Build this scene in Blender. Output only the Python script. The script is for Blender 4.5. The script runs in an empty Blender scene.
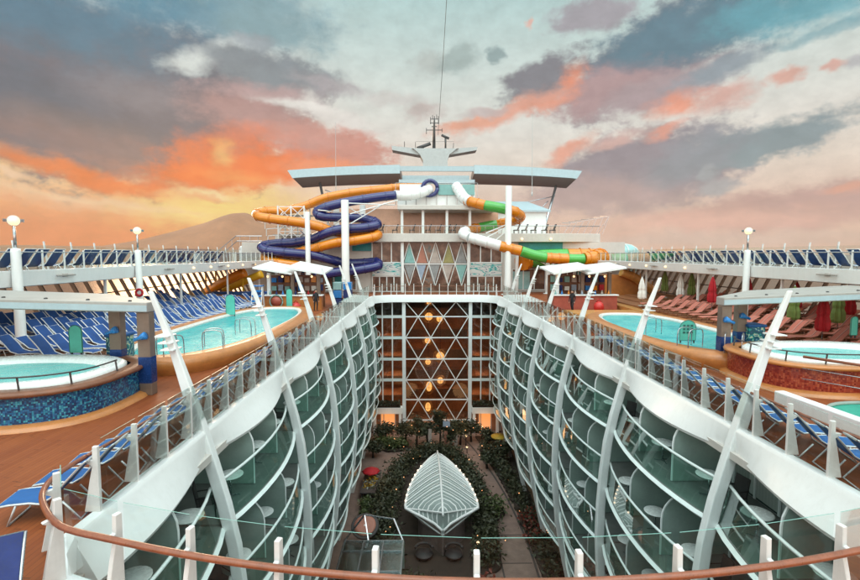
import bpy, bmesh, math, random
from mathutils import Vector, Matrix, noise
from mathutils.geometry import tessellate_polygon
random.seed(11)
R = math.radians
sc = bpy.context.scene
COL = sc.collection

# ------------------------------------------------------------------ camera
CX, CH, PITCH, YAW, FPX = -1.3, 4.8, R(4.3), R(0.72), 480.0
cam_d = bpy.data.cameras.new('camera'); cam = bpy.data.objects.new('camera', cam_d); COL.objects.link(cam)
cam_d.sensor_width = 36; cam_d.lens = FPX / 860 * 36; cam_d.clip_end = 60000; cam_d.clip_start = 0.05
cam.location = (CX, 0, CH); cam.rotation_euler = (R(90) - PITCH, 0, -YAW)
sc.camera = cam

def ray(x, y):
    u = (x - 430) / FPX; v = (290 - y) / FPX
    cp, sp, cy, sy = math.cos(PITCH), math.sin(PITCH), math.cos(YAW), math.sin(YAW)
    f = (sy * cp, cy * cp, -sp); r = (cy, -sy, 0); up = (sy * sp, cy * sp, cp)
    return Vector([f[i] + u * r[i] + v * up[i] for i in range(3)])
def at(x, y, Y):      # the point of the place at distance Y ahead seen at photo pixel x, y
    d = ray(x, y); t = Y / d.y
    return Vector((CX + d.x * t, Y, CH + d.z * t))
def onz(x, y, z):
    d = ray(x, y); t = (z - CH) / d.z
    return Vector((CX + d.x * t, d.y * t, z))

# ------------------------------------------------------------------ node helpers
def lin(c):
    return tuple((v / 255 / 12.92) if v / 255 <= 0.04045 else ((v / 255 + 0.055) / 1.055) ** 2.4 for v in c)
class NT:
    def __init__(s, tree): s.t = tree; s.n = tree.nodes; s.l = tree.links
    def new(s, ty, **kw):
        n = s.n.new(ty)
        for k, v in kw.items(): setattr(n, k, v)
        return n
    def link(s, a, b): s.l.new(a, b)
    def setin(s, sock, v):
        if isinstance(v, bpy.types.NodeSocket): s.l.new(v, sock)
        else: sock.default_value = v
    def math(s, op, a, b=None, c=None, clamp=False):
        n = s.new('ShaderNodeMath', operation=op, use_clamp=clamp)
        for i, v in enumerate((a, b, c)):
            if v is not None: s.setin(n.inputs[i], v)
        return n.outputs[0]
    def vmath(s, op, a, b=None):
        n = s.new('ShaderNodeVectorMath', operation=op)
        s.setin(n.inputs[0], a)
        if b is not None: s.setin(n.inputs[1], b)
        return n.outputs[1] if op in ('LENGTH', 'DOT_PRODUCT') else n.outputs[0]
    def scale(s, a, k):
        n = s.new('ShaderNodeVectorMath', operation='SCALE'); s.setin(n.inputs[0], a); s.setin(n.inputs['Scale'], k); return n.outputs[0]
    def mix(s, f, a, b, mode='MIX'):
        n = s.new('ShaderNodeMix', data_type='RGBA', blend_type=mode, clamp_factor=True)
        s.setin(n.inputs[0], f)
        for i, v in ((6, a), (7, b)):
            if isinstance(v, (tuple, list)) and len(v) == 3: v = tuple(v) + (1,)
            s.setin(n.inputs[i], v)
        return n.outputs[2]
    def ramp(s, f, stops, interp='LINEAR'):
        n = s.new('ShaderNodeValToRGB'); e = n.color_ramp; e.interpolation = interp
        while len(e.elements) < len(stops): e.elements.new(0.5)
        for el, (p, c) in zip(e.elements, stops):
            el.position = p; el.color = tuple(c)[:3] + (1,) if not isinstance(c, (int, float)) else (c, c, c, 1)
        s.setin(n.inputs[0], f); return n.outputs[0]
    def noise(s, vec, scale, detail=2, rough=0.5, out=0):
        n = s.new('ShaderNodeTexNoise'); n.inputs['Scale'].default_value = scale
        n.inputs['Detail'].default_value = detail; n.inputs['Roughness'].default_value = rough
        if vec is not None: s.link(vec, n.inputs['Vector'])
        return n.outputs[out]
    def maprange(s, v, a, b, c=0.0, d=1.0, smooth=False):
        n = s.new('ShaderNodeMapRange', interpolation_type='SMOOTHSTEP' if smooth else 'LINEAR')
        for i, q in enumerate((v, a, b, c, d)): s.setin(n.inputs[i], q)
        return n.outputs[0]

MATS = {}
def base_mat(name):
    m = bpy.data.materials.new(name); m.use_nodes = True; MATS[name] = m
    t = NT(m.node_tree); b = m.node_tree.nodes['Principled BSDF']
    return m, t, b
def pos(t): return t.new('ShaderNodeNewGeometry').outputs['Position']
def M(name, rgb, rough=0.5, metal=0.0, var=0.12, scale=2.5, bump=0.0, bscale=40, dirt=0.0, coat=0.0, emit=None, es=0.0):
    """a surface of one colour with slow variation, fine grain, optional streaks"""
    m, t, b = base_mat(name)
    p = pos(t)
    n1 = t.noise(p, scale, 4, 0.6); n2 = t.noise(p, scale * 9, 3, 0.6)
    f = t.math('ADD', t.math('MULTIPLY', n1, 0.65), t.math('MULTIPLY', n2, 0.35))
    lo = tuple(max(0, c * (1 - var * 1.6)) for c in rgb); hi = tuple(min(1, c * (1 + var * 1.2)) for c in rgb)
    col = t.mix(t.maprange(f, 0.3, 0.7), lo, hi)
    if dirt:
        mp = t.new('ShaderNodeMapping'); mp.inputs['Scale'].default_value = (3.2, 3.2, 0.35); t.link(p, mp.inputs[0])
        d = t.noise(mp.outputs[0], 2.2, 5, 0.65)
        col = t.mix(t.maprange(d, 0.5, 0.78, 0, dirt), col, (0.32, 0.27, 0.22))
    t.link(col, b.inputs['Base Color'])
    t.link(t.maprange(n2, 0.3, 0.7, max(0.02, rough - 0.07), min(1, rough + 0.09)), b.inputs['Roughness'])
    b.inputs['Metallic'].default_value = metal
    if coat: b.inputs['Coat Weight'].default_value = coat; b.inputs['Coat Roughness'].default_value = 0.12
    if bump:
        bn = t.new('ShaderNodeBump'); bn.inputs['Strength'].default_value = bump; bn.inputs['Distance'].default_value = 0.02
        t.link(t.noise(p, bscale, 3), bn.inputs['Height']); t.link(bn.outputs[0], b.inputs['Normal'])
    if emit:
        b.inputs['Emission Color'].default_value = tuple(emit) + (1,); b.inputs['Emission Strength'].default_value = es
    return m
def glass_mat(name, tint, refl=0.08, rough=0.02, tintamt=1.0):
    m, t, b = base_mat(name)
    t.n.remove(b); out = t.n['Material Output']
    tr = t.new('ShaderNodeBsdfTransparent'); tr.inputs[0].default_value = tuple(tint) + (1,)
    gl = t.new('ShaderNodeBsdfGlossy'); gl.inputs['Roughness'].default_value = rough; gl.inputs[0].default_value = (0.9, 0.95, 0.95, 1)
    lw = t.new('ShaderNodeLayerWeight'); lw.inputs[0].default_value = 0.12
    f = t.math('ADD', t.math('MULTIPLY', lw.outputs['Fresnel'], 0.5), refl, clamp=True)
    mx = t.new('ShaderNodeMixShader'); t.link(f, mx.inputs[0]); t.link(tr.outputs[0], mx.inputs[1]); t.link(gl.outputs[0], mx.inputs[2])
    t.link(mx.outputs[0], out.inputs[0]); return m
def emis(name, rgb, s):
    m, t, b = base_mat(name)
    b.inputs['Base Color'].default_value = (0.5, 0.45, 0.4, 1)
    b.inputs['Emission Color'].default_value = tuple(rgb) + (1,); b.inputs['Emission Strength'].default_value = s
    return m

# ------------------------------------------------------------------ mesh builder
class MB:
    def __init__(s): s.v = []; s.f = []; s.mi = []; s.uv = []; s.cur = 0; s.sm = []; s.smooth = False
    def face(s, idx, uv=None):
        s.f.append(tuple(idx)); s.mi.append(s.cur); s.uv.append(uv); s.sm.append(s.smooth)
    def verts(s, pts):
        n = len(s.v); s.v.extend(Vector(p) for p in pts); return n
    def box(s, x0, x1, y0, y1, z0, z1):
        n = s.verts([(x0,y0,z0),(x1,y0,z0),(x1,y1,z0),(x0,y1,z0),(x0,y0,z1),(x1,y0,z1),(x1,y1,z1),(x0,y1,z1)])
        for q in ((0,3,2,1),(4,5,6,7),(0,1,5,4),(1,2,6,5),(2,3,7,6),(3,0,4,7)): s.face([n+i for i in q])
        return s
    def obox(s, c, sx, sy, sz, rot=None):
        c = Vector(c); m = rot or Matrix.Identity(3); n = len(s.v)
        for dz in (-1,1):
            for dx, dy in ((-1,-1),(1,-1),(1,1),(-1,1)): s.v.append(c + m @ Vector((dx*sx/2, dy*sy/2, dz*sz/2)))
        for q in ((0,3,2,1),(4,5,6,7),(0,1,5,4),(1,2,6,5),(2,3,7,6),(3,0,4,7)): s.face([n+i for i in q])
        return s
    def bar(s, p, q, w, h=None, up=(0,0,1)):
        p, q = Vector(p), Vector(q); h = h or w; d = (q-p).normalized(); up = Vector(up)
        if abs(d.dot(up)) > 0.97: up = Vector((0,1,0))
        a = d.cross(up).normalized(); b = a.cross(d).normalized(); n = len(s.v)
        for c in (p, q):
            for i, j in ((-1,-1),(1,-1),(1,1),(-1,1)): s.v.append(c + a*i*w/2 + b*j*h/2)
        for f in ((0,1,2,3),(7,6,5,4),(0,4,5,1),(1,5,6,2),(2,6,7,3),(3,7,4,0)): s.face([n+i for i in f])
        return s
    def tube(s, path, r, n=8, cap=True):
        path = [Vector(p) for p in path]; k = len(path); rs = r if isinstance(r, (list, tuple)) else [r]*k
        b0 = len(s.v); T = []
        for i in range(k): T.append((path[min(i+1,k-1)] - path[max(i-1,0)]).normalized())
        a = T[0].cross(Vector((0,0,1)))
        if a.length < 0.05: a = T[0].cross(Vector((0,1,0)))
        a.normalize()
        for i in range(k):
            a = (a - T[i]*a.dot(T[i])).normalized(); b = T[i].cross(a)
            for j in range(n):
                t = 2*math.pi*j/n; s.v.append(path[i] + (a*math.cos(t) + b*math.sin(t))*rs[i])
        sm = s.smooth; s.smooth = n > 5
        for i in range(k-1):
            for j in range(n):
                s.face((b0+i*n+j, b0+i*n+(j+1)%n, b0+(i+1)*n+(j+1)%n, b0+(i+1)*n+j))
        s.smooth = sm
        if cap: s.face([b0+j for j in range(n)][::-1]); s.face([b0+(k-1)*n+j for j in range(n)])
        return s
    def lathe(s, prof, c=(0,0,0), n=16, m=None):
        c = Vector(c); m = m or Matrix.Identity(3); b0 = len(s.v); k = len(prof)
        for r, z in prof:
            for j in range(n):
                t = 2*math.pi*j/n; s.v.append(c + m @ Vector((r*math.cos(t), r*math.sin(t), z)))
        sm = s.smooth; s.smooth = True
        for i in range(k-1):
            for j in range(n): s.face((b0+i*n+j, b0+i*n+(j+1)%n, b0+(i+1)*n+(j+1)%n, b0+(i+1)*n+j))
        s.smooth = sm
        if prof[0][0] > 1e-4: s.face([b0+j for j in range(n)][::-1])
        if prof[-1][0] > 1e-4: s.face([b0+(k-1)*n+j for j in range(n)])
        return s
    def sphere(s, c, r, n=12, k=8, sq=1.0):
        return s.lathe([(max(1e-5, r*math.sin(math.pi*i/k)), -r*sq*math.cos(math.pi*i/k)) for i in range(k+1)], c, n)
    def prism(s, pts, z0, z1, m=None, o=(0,0,0)):
        """polygon in local xy pulled along local z"""
        m = m or Matrix.Identity(3); o = Vector(o); n = len(pts); b = len(s.v)
        for z in (z0, z1):
            for p in pts: s.v.append(o + m @ Vector((p[0], p[1], z)))
        tri = tessellate_polygon([[Vector((p[0], p[1], 0)) for p in pts]])
        area = sum(pts[i][0]*pts[(i+1)%n][1] - pts[(i+1)%n][0]*pts[i][1] for i in range(n))
        for t in tri:
            a, bb, c = t
            ar = (pts[bb][0]-pts[a][0])*(pts[c][1]-pts[a][1]) - (pts[c][0]-pts[a][0])*(pts[bb][1]-pts[a][1])
            if ar < 0: a, c = c, a
            s.face((b+n+a, b+n+bb, b+n+c)); s.face((b+c, b+bb, b+a))
        for i in range(n):
            j = (i+1) % n
            if area > 0: s.face((b+i, b+j, b+n+j, b+n+i))
            else: s.face((b+j, b+i, b+n+i, b+n+j))
        return s
    def loft(s, rings, closed=True, cap=False, uvlen=None):
        """rings: list of point lists of equal length"""
        n = len(rings[0]); b = len(s.v)
        for r in rings: s.v.extend(Vector(p) for p in r)
        for i in range(len(rings)-1):
            for j in range(n if closed else n-1):
                k = (j+1) % n
                uv = None
                if uvlen: uv = [(uvlen[i],j),(uvlen[i],j+1),(uvlen[i+1],j+1),(uvlen[i+1],j)]
                s.face((b+i*n+j, b+i*n+k, b+(i+1)*n+k, b+(i+1)*n+j), uv)
        if cap: s.face([b+j for j in range(n)][::-1]); s.face([b+(len(rings)-1)*n+j for j in range(n)])
        return s
    def wallstrip(s, path, z0, z1, closed=False):
        """vertical wall with metre uvs"""
        L = 0; k = len(path); rng = range(k if closed else k-1)
        for i in rng:
            p, q = path[i], path[(i+1)%k]; d = math.hypot(q[0]-p[0], q[1]-p[1])
            n = s.verts([(p[0],p[1],z0),(q[0],q[1],z0),(q[0],q[1],z1),(p[0],p[1],z1)])
            s.face((n,n+1,n+2,n+3), [(L,z0),(L+d,z0),(L+d,z1),(L,z1)]); L += d
        return s
    def quad(s, a, b, c, d):
        n = s.verts([a,b,c,d]); s.face((n,n+1,n+2,n+3)); return s
    def build(s, name, mat, parent=None, smooth=None, bevel=0, seg=2, origin=None):
        mats = mat if isinstance(mat, (list, tuple)) else [mat]
        me = bpy.data.meshes.new(name)
        o = Vector((0,0,0))
        if parent is not None: o = OFF[parent.name]
        elif origin is not None: o = Vector(origin)
        else:
            xs = [v.x for v in s.v]; ys = [v.y for v in s.v]; zs = [v.z for v in s.v]
            o = Vector(((min(xs)+max(xs))/2, (min(ys)+max(ys))/2, min(zs)))
        me.from_pydata([v - o for v in s.v], [], s.f)
        for m in mats: me.materials.append(MATS[m] if isinstance(m, str) else m)
        for p, mi, sm in zip(me.polygons, s.mi, s.sm):
            p.material_index = mi; p.use_smooth = sm if smooth is None else smooth
        if any(u for u in s.uv):
            ul = me.uv_layers.new(name='uv'); li = 0
            for p, u in zip(me.polygons, s.uv):
                for k in range(p.loop_total):
                    if u: ul.data[p.loop_start+k].uv = u[k]
        me.validate(); me.update()
        ob = bpy.data.objects.new(name, me); COL.objects.link(ob)
        if parent is not None: ob.parent = parent; OFF[ob.name] = o
        else: ob.location = o; OFF[ob.name] = o
        if bevel:
            bv = ob.modifiers.new('bevel', 'BEVEL'); bv.width = bevel; bv.segments = seg; bv.limit_method = 'ANGLE'; bv.angle_limit = R(40)
        return ob
OFF = {}
def tag(o, label=None, cat=None, group=None, kind=None):
    if label: o['label'] = label
    if cat: o['category'] = cat
    if group: o['group'] = group
    if kind: o['kind'] = kind
    return o
def thing(name, label, cat, loc=(0,0,0), group=None):
    o = bpy.data.objects.new(name, None); COL.objects.link(o); o.location = loc; o.empty_display_size = 0.3
    OFF[o.name] = Vector(loc); return tag(o, label, cat, group)
def dup(root, loc, rotz=0.0, label=None, group=None, scale=None):
    def cp(o, par):
        c = o.copy(); COL.objects.link(c)
        if par is not None: c.parent = par
        for ch in o.children: cp(ch, c)
        return c
    r = cp(root, None); r.location = loc; r.rotation_euler = (0, 0, rotz)
    if scale: r.scale = (scale, scale, scale)
    if label: r['label'] = label
    if group: r['group'] = group
    return r
def structure(o, label=None): 
    o['kind'] = 'structure'
    if label: o['label'] = label
    return o
ORD = ['zeroth','first','second','third','fourth','fifth','sixth','seventh','eighth','ninth','tenth','eleventh','twelfth','thirteenth','fourteenth','fifteenth','sixteenth','seventeenth','eighteenth','nineteenth','twentieth','twenty-first','twenty-second','twenty-third','twenty-fourth','twenty-fifth','twenty-sixth','twenty-seventh','twenty-eighth','twenty-ninth','thirtieth','thirty-first','thirty-second','thirty-third','thirty-fourth','thirty-fifth','thirty-sixth','thirty-seventh','thirty-eighth','thirty-ninth','fortieth']
def spline(pts, n=6):
    """Catmull-Rom through pts"""
    P = [Vector(p) for p in pts]; out = []
    for i in range(len(P)-1):
        p0 = P[max(i-1,0)]; p1 = P[i]; p2 = P[i+1]; p3 = P[min(i+2,len(P)-1)]
        for k in range(n):
            t = k/n
            out.append(0.5*((2*p1) + (p2-p0)*t + (2*p0-5*p1+4*p2-p3)*t*t + (3*p1-p0-3*p2+p3)*t**3))
    out.append(P[-1]); return out
def smooth(a, b, x):
    t = max(0, min(1, (x-a)/(b-a))); return t*t*(3-2*t)
# ------------------------------------------------------------------ world: sky with sunset clouds
SUN_AZ, SUN_EL = -26.0, 11.0
def build_world():
    w = bpy.data.worlds.new('World'); sc.world = w; w.use_nodes = True
    t = NT(w.node_tree); bg = w.node_tree.nodes['Background']
    sky = t.new('ShaderNodeTexSky', sky_type='NISHITA'); sky.sun_disc = False
    sky.sun_elevation = R(SUN_EL); sky.sun_rotation = R(SUN_AZ); sky.air_density = 1.2; sky.dust_density = 2.0
    d = t.new('ShaderNodeTexCoord').outputs['Generated']
    sx = t.new('ShaderNodeSeparateXYZ'); t.link(d, sx.inputs[0])
    az0 = t.math('MULTIPLY', t.math('ARCTAN2', sx.outputs[0], sx.outputs[1]), 57.29578)
    el0 = t.math('MULTIPLY', t.math('ARCSINE', sx.outputs[2]), 57.29578)
    cb = t.new('ShaderNodeCombineXYZ'); t.link(az0, cb.inputs[0]); t.link(el0, cb.inputs[1])
    stretch = t.new('ShaderNodeMapping'); stretch.inputs['Scale'].default_value = (1, 1.5, 1); t.link(cb.outputs[0], stretch.inputs[0])
    big = t.noise(stretch.outputs[0], 0.16, 4, 0.6, 1)          # slow billows
    fine = t.noise(stretch.outputs[0], 0.40, 6, 0.66)
    wv = t.vmath('SUBTRACT', big, (0.5, 0.5, 0.5))
    wm = t.new('ShaderNodeMapping'); wm.inputs['Scale'].default_value = (5.5, 3.2, 0); t.link(wv, wm.inputs[0])
    q = t.vmath('ADD', cb.outputs[0], wm.outputs[0])
    fd = t.math('MULTIPLY', t.math('SUBTRACT', fine, 0.5), 1.25)
    # clear sky gradient
    e = t.math('DIVIDE', el0, 90.0)
    cool = t.ramp(e, [(0.0, lin((236,198,176))), (0.05, lin((240,208,190))), (0.10, lin((240,226,212))), (0.15, lin((236,234,226))), (0.23, lin((214,230,226))), (0.33, lin((172,212,213))), (0.5, lin((196,214,214))), (1.0, lin((214,216,214)))])
    warm = t.ramp(e, [(0.0, lin((228,136,92))), (0.03, lin((240,148,96))), (0.055, lin((244,172,118))), (0.075, lin((250,206,156))), (0.11, lin((250,205,150))), (0.16, lin((225,200,190))), (0.25, lin((190,205,208))), (0.36, lin((150,190,200))), (0.5, lin((196,214,214))), (1.0, lin((214,216,214)))])
    aw = t.maprange(az0, -6, -24, 0, 1, True)
    aw = t.math('MULTIPLY', aw, t.maprange(az0, -120, -75, 0, 1, True))
    col = t.mix(aw, cool, warm)
    def blob(x, y, rx, ry, rot, rgb, op=1.0, soft=0.55):
        nonlocal col
        def ae(px, py):
            v = ray(px, py).normalized(); return math.degrees(math.atan2(v.x, v.y)), math.degrees(math.asin(v.z))
        a, b = ae(x, y); ax = abs(ae(x+5, y)[0]-a)/5; ey = abs(ae(x, y-5)[1]-b)/5
        mp = t.new('ShaderNodeMapping', vector_type='TEXTURE'); t.link(q, mp.inputs[0])
        mp.inputs['Location'].default_value = (a, b, 0); mp.inputs['Rotation'].default_value = (0, 0, R(rot)); mp.inputs['Scale'].default_value = (rx*ax, ry*ey, 1)
        ln = t.math('ADD', t.vmath('LENGTH', mp.outputs[0]), fd)
        m = t.maprange(ln, 1.0+soft*0.45, 1.0-soft, 0, op, True)
        col = t.mix(m, col, lin(rgb))
    B = [
     (60,236,240,16,0,(242,146,92),.85,.7), (130,206,190,9,-3,(250,200,158),.85,.8), (222,206,100,26,0,(255,224,132),1,1.0),
     (90,94,275,102,-2,(118,116,126),1,.30), (330,148,72,26,-6,(214,152,140),1,.35), (40,14,250,48,-3,(92,132,154),1,.9), (185,2,150,36,0,(92,148,172),.95,.9),
     (20,84,130,28,0,(98,112,128),.75,.9), (230,78,60,14,0,(120,124,134),.6,.9), (60,122,130,18,-4,(130,120,122),.7,.8), (140,92,70,22,0,(158,152,158),.5,.8), (110,146,140,18,-5,(154,128,126),.8,.8),
     (265,25,75,30,-5,(140,174,182),.9,.7), (255,115,66,28,-12,(186,150,148),.95,.6), (300,132,60,14,0,(214,160,150),.8,.8),
     (8,156,70,12,-6,(212,146,116),.85,.9), (55,168,85,10,-9,(236,132,76),.95,.8), (120,184,66,12,-8,(244,128,62),.95,.7), (150,172,70,12,-8,(200,140,118),.6,.9), (215,176,80,18,3,(246,120,50),1,.7), (262,164,92,22,0,(252,126,64),1,.7), (335,166,60,10,-2,(248,156,118),.9,.7), (232,140,60,16,10,(238,134,98),.75,.9), (205,150,26,16,0,(236,122,66),.7,.9),
     (221,153,13,14,25,(255,206,130),.75,1.1), (240,176,40,8,0,(255,170,96),.6,1.0),
     (12,176,26,5,-12,(252,214,178),.9,.7), (80,198,130,4,-5,(253,214,172),.7,.9), (205,194,40,5,2,(255,226,170),.85,.8),
     (190,62,30,11,10,(228,236,232),.95,.8), (236,48,26,10,15,(226,236,234),.85,.8), (300,103,54,9,-6,(240,238,232),.95,.6), (345,118,40,10,-14,(238,234,228),.8,.7),
     (278,74,74,21,-3,(138,150,158),1,.45), (262,90,62,9,0,(198,168,168),.85,.8), (255,45,26,12,0,(160,172,180),.85,.7), (330,84,40,10,-8,(186,180,184),.8,.8),
     (14,201,15,4,-15,(238,166,122),.7,.8), (55,204,24,4,-5,(240,172,126),.7,.8), (196,197,30,4,-4,(242,172,116),.8,.8),
     (428,64,20,15,0,(186,194,190),.7,.6), (458,59,24,12,5,(164,184,182),.8,.6), (497,57,9,8,0,(150,174,176),.9,.5), (424,114,20,9,0,(200,186,182),.8,.6), (390,100,34,8,-6,(214,210,206),.6,.6),
     (645,60,100,42,26,(142,138,148),1,.4), (705,26,135,34,6,(104,138,154),1,.45), (592,14,50,19,0,(170,166,174),.95,.5), (543,76,46,24,18,(138,140,148),1,.4), (602,92,74,24,6,(186,158,160),1,.5), (668,90,80,22,14,(182,164,168),1,.55),
     (520,107,66,11,20,(238,172,150),.9,.7), (470,124,44,7,14,(240,178,154),1,.6), (486,112,30,6,8,(206,190,188),.8,.6), (577,74,15,13,30,(246,152,116),.7,.95), (552,100,30,6,10,(242,164,138),.7,.9),
     (720,70,60,14,14,(150,166,176),.9,.6), (676,105,32,14,10,(248,166,138),.9,.85), (722,100,30,14,18,(224,172,160),.85,.85), (800,8,110,26,0,(108,176,190),.85,.7), (830,30,60,8,8,(120,172,184),.7,.7),
     (783,77,25,9,8,(230,184,170),1,.55), (829,72,14,5,0,(230,184,172),.95,.6), (528,23,6,5,30,(236,190,176),.9,.6), (855,66,16,7,10,(190,190,194),.8,.7),
     (640,170,110,44,5,(160,152,160),1,.36), (600,198,100,22,0,(196,172,170),.95,.7), (762,142,98,19,10,(146,164,170),1,.4), (690,156,60,24,18,(154,160,168),.9,.6),
     (566,152,34,10,32,(244,174,150),.9,.8), (664,131,24,6,22,(244,172,150),.85,.85), (612,142,40,8,14,(226,186,176),.8,.7), (716,186,30,11,0,(182,182,184),.95,.6), (706,170,12,8,0,(174,180,184),.95,.6),
     (795,208,150,24,7,(206,170,164),1,.45), (846,187,28,5,8,(240,176,152),.8,.9), (720,222,140,15,2,(242,194,178),.95,.9), (700,240,190,10,0,(232,206,192),.7,.8),
    ]
    for i, b in enumerate(B):
        if i % 8 == 7:      # evaluate in small batches: keeps the shader within its stack
            n_ = t.new('ShaderNodeVectorMath', operation='MULTIPLY_ADD'); t.link(col, n_.inputs[0]); n_.inputs[1].default_value = (1e-5,)*3; t.link(q, n_.inputs[2]); q = n_.outputs[0]
        blob(*b)
    # slight inner modelling of the cloud mass
    var = t.maprange(t.noise(stretch.outputs[0], 0.34, 6, 0.66), 0.3, 0.7, 0.88, 1.08)
    col = t.mix(1.0, col, var, 'MULTIPLY')
    # unseen sky overhead and behind boosted to brighten upward and camera-facing surfaces
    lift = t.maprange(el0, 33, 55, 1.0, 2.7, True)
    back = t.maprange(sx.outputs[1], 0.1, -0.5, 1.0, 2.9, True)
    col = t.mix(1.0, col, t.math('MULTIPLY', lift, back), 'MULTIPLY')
    below = t.maprange(el0, -0.5, -4, 0, 1)
    col = t.mix(below, col, (0.25, 0.27, 0.28))
    col = t.mix(1.0, col, t.scale(sky.outputs[0], 0.0015), 'ADD')
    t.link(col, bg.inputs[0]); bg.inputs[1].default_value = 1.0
    w.cycles.sampling_method = 'MANUAL'; w.cycles.sample_map_resolution = 512
build_world()
sun_d = bpy.data.lights.new('sun', 'SUN'); sun = bpy.data.objects.new('sun', sun_d); COL.objects.link(sun)
sun_d.energy = 0.95; sun_d.angle = R(16); sun_d.color = (1.0, 0.72, 0.48)
sun.rotation_euler = (R(90 - SUN_EL), 0, R(180 - SUN_AZ) )
sc.view_settings.view_transform = 'Standard'; sc.view_settings.look = 'None'; sc.view_settings.gamma = 1; sc.view_settings.exposure = -0.15
sc.view_settings.use_curve_mapping = False
sc.cycles.use_denoising = True
sc.cycles.max_bounces = 8; sc.cycles.transparent_max_bounces = 24; sc.cycles.diffuse_bounces = 3; sc.cycles.glossy_bounces = 3; sc.cycles.transmission_bounces = 3
sc.cycles.sample_clamp_indirect = 6; sc.cycles.caustics_reflective = False; sc.cycles.caustics_refractive = False
# ------------------------------------------------------------------ materials
M('white_paint', (0.82,0.82,0.81), 0.38, var=0.03, scale=0.7, dirt=0.10, coat=0.15)
M('white_steel', (0.80,0.81,0.80), 0.35, var=0.05, scale=0.8, dirt=0.16)
M('cream_paint', (0.60,0.56,0.52), 0.45, var=0.07, scale=0.5, dirt=0.15)
M('grey_paint', (0.50,0.52,0.52), 0.5, var=0.08, dirt=0.15)
M('pale_blue_paint', (0.42,0.52,0.56), 0.4, var=0.06, dirt=0.15)
M('taupe_metal', (0.22,0.16,0.125), 0.38, 0.35, var=0.10, scale=1.5, dirt=0.1)
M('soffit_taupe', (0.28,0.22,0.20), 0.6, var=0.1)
M('roof_grey', (0.40,0.37,0.34), 0.5, 0.1, var=0.08, scale=1.2, dirt=0.2)
M('handrail_wood', (0.26,0.075,0.032), 0.32, var=0.22, scale=5, coat=0.4)
M('trim_wood', (0.50,0.185,0.048), 0.35, var=0.16, scale=2.2, coat=0.3)
M('terrace_wood', (0.30,0.12,0.05), 0.45, var=0.2, scale=1.5)
M('lounger_frame', (0.55,0.56,0.57), 0.3, 0.4, var=0.05)
M('dark_wood', (0.20,0.075,0.035), 0.4, var=0.2, scale=3)
M('gold_wood', (0.62,0.30,0.085), 0.3, var=0.15, scale=2.5, coat=0.35)
M('fabric_blue', (0.015,0.070,0.25), 0.75, var=0.22, scale=2.2, bump=0.2, bscale=120)
M('fabric_sky', (0.016,0.10,0.30), 0.7, var=0.2, scale=2.2, bump=0.2, bscale=120)
M('fabric_navy', (0.018,0.03,0.13), 0.8, var=0.2, scale=3, bump=0.2, bscale=150)
M('fabric_red', (0.50,0.13,0.085), 0.75, var=0.2, scale=2.0)
M('umbrella_red', (0.42,0.008,0.016), 0.7, var=0.2, scale=4)
M('umbrella_green', (0.15,0.20,0.045), 0.7, var=0.2, scale=4)
M('umbrella_white', (0.74,0.72,0.68), 0.7, var=0.08, scale=4)
M('tub_white', (0.78,0.79,0.77), 0.25, var=0.03, scale=1)
M('pool_tile', (0.20,0.66,0.68), 0.3, var=0.2, scale=0.8)
M('pool_shelf', (0.66,0.62,0.58), 0.3, var=0.08, scale=0.9)
M('teal_pad', (0.03,0.33,0.24), 0.5, var=0.15)
M('teal_sign', (0.10,0.50,0.40), 0.5, var=0.1)
M('sign_print', (0.03,0.14,0.12), 0.6, var=0.1)
M('steel_tube', (0.45,0.46,0.48), 0.22, 0.9, var=0.06)
M('dark_tube', (0.08,0.075,0.075), 0.35, 0.6, var=0.1)
M('black_part', (0.018,0.018,0.02), 0.5, var=0.1)
M('slide_orange', (0.70,0.22,0.006), 0.22, var=0.10, scale=1.4, coat=0.5)
M('slide_blue', (0.016,0.022,0.135), 0.22, var=0.14, scale=1.4, coat=0.5)
M('slide_green', (0.07,0.40,0.06), 0.22, var=0.10, scale=1.4, coat=0.5)
M('column_blue', (0.014,0.05,0.19), 0.22, 0.3, var=0.2)
M('frosted', (0.44,0.52,0.48), 0.35, var=0.08, scale=1.2)
M('balcony_floor_grey', (0.19,0.19,0.18), 0.7, var=0.12, scale=2)
M('cabin_wall', (0.55,0.57,0.55), 0.6, var=0.08, scale=1)
M('rail_teal', (0.72,0.79,0.77), 0.35, var=0.06)
M('rattan_dark', (0.03,0.025,0.025), 0.6, var=0.2, scale=8)
M('paving', (0.21,0.14,0.115), 0.7, var=0.2, scale=1.6, bump=0.2, bscale=15)
M('paving_dark', (0.05,0.042,0.04), 0.6, var=0.2, scale=2)
M('soil', (0.030,0.020,0.014), 0.9, var=0.3, scale=2)
M('brown_wall', (0.24,0.14,0.08), 0.6, var=0.15, scale=1)
M('interior_brown', (0.30,0.14,0.075), 0.7, var=0.3, scale=0.7)
M('mural_teal', (0.02,0.26,0.27), 0.4, var=0.3, scale=0.6)
M('mural_pale', (0.30,0.50,0.50), 0.4, var=0.2, scale=0.6)
M('sunset_reflection', (0.62,0.36,0.25), 0.16, var=0.14, scale=0.25)  # peach of the mirrored sunset sky put into the base colour
M('kite_teal', (0.22,0.42,0.40), 0.5, var=0.12); M('kite_coral', (0.40,0.16,0.11), 0.5, var=0.12)
M('kite_grey', (0.26,0.26,0.26), 0.5, var=0.2); M('kite_olive', (0.30,0.26,0.10), 0.5, var=0.2)
M('kite_cream', (0.44,0.36,0.32), 0.5, var=0.15); M('kite_blue', (0.30,0.36,0.46), 0.5, var=0.15)
M('counter_red', (0.40,0.09,0.06), 0.4, var=0.15); M('spot_blue', (0.012,0.20,0.55), 0.25, var=0.1, coat=0.4)
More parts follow.
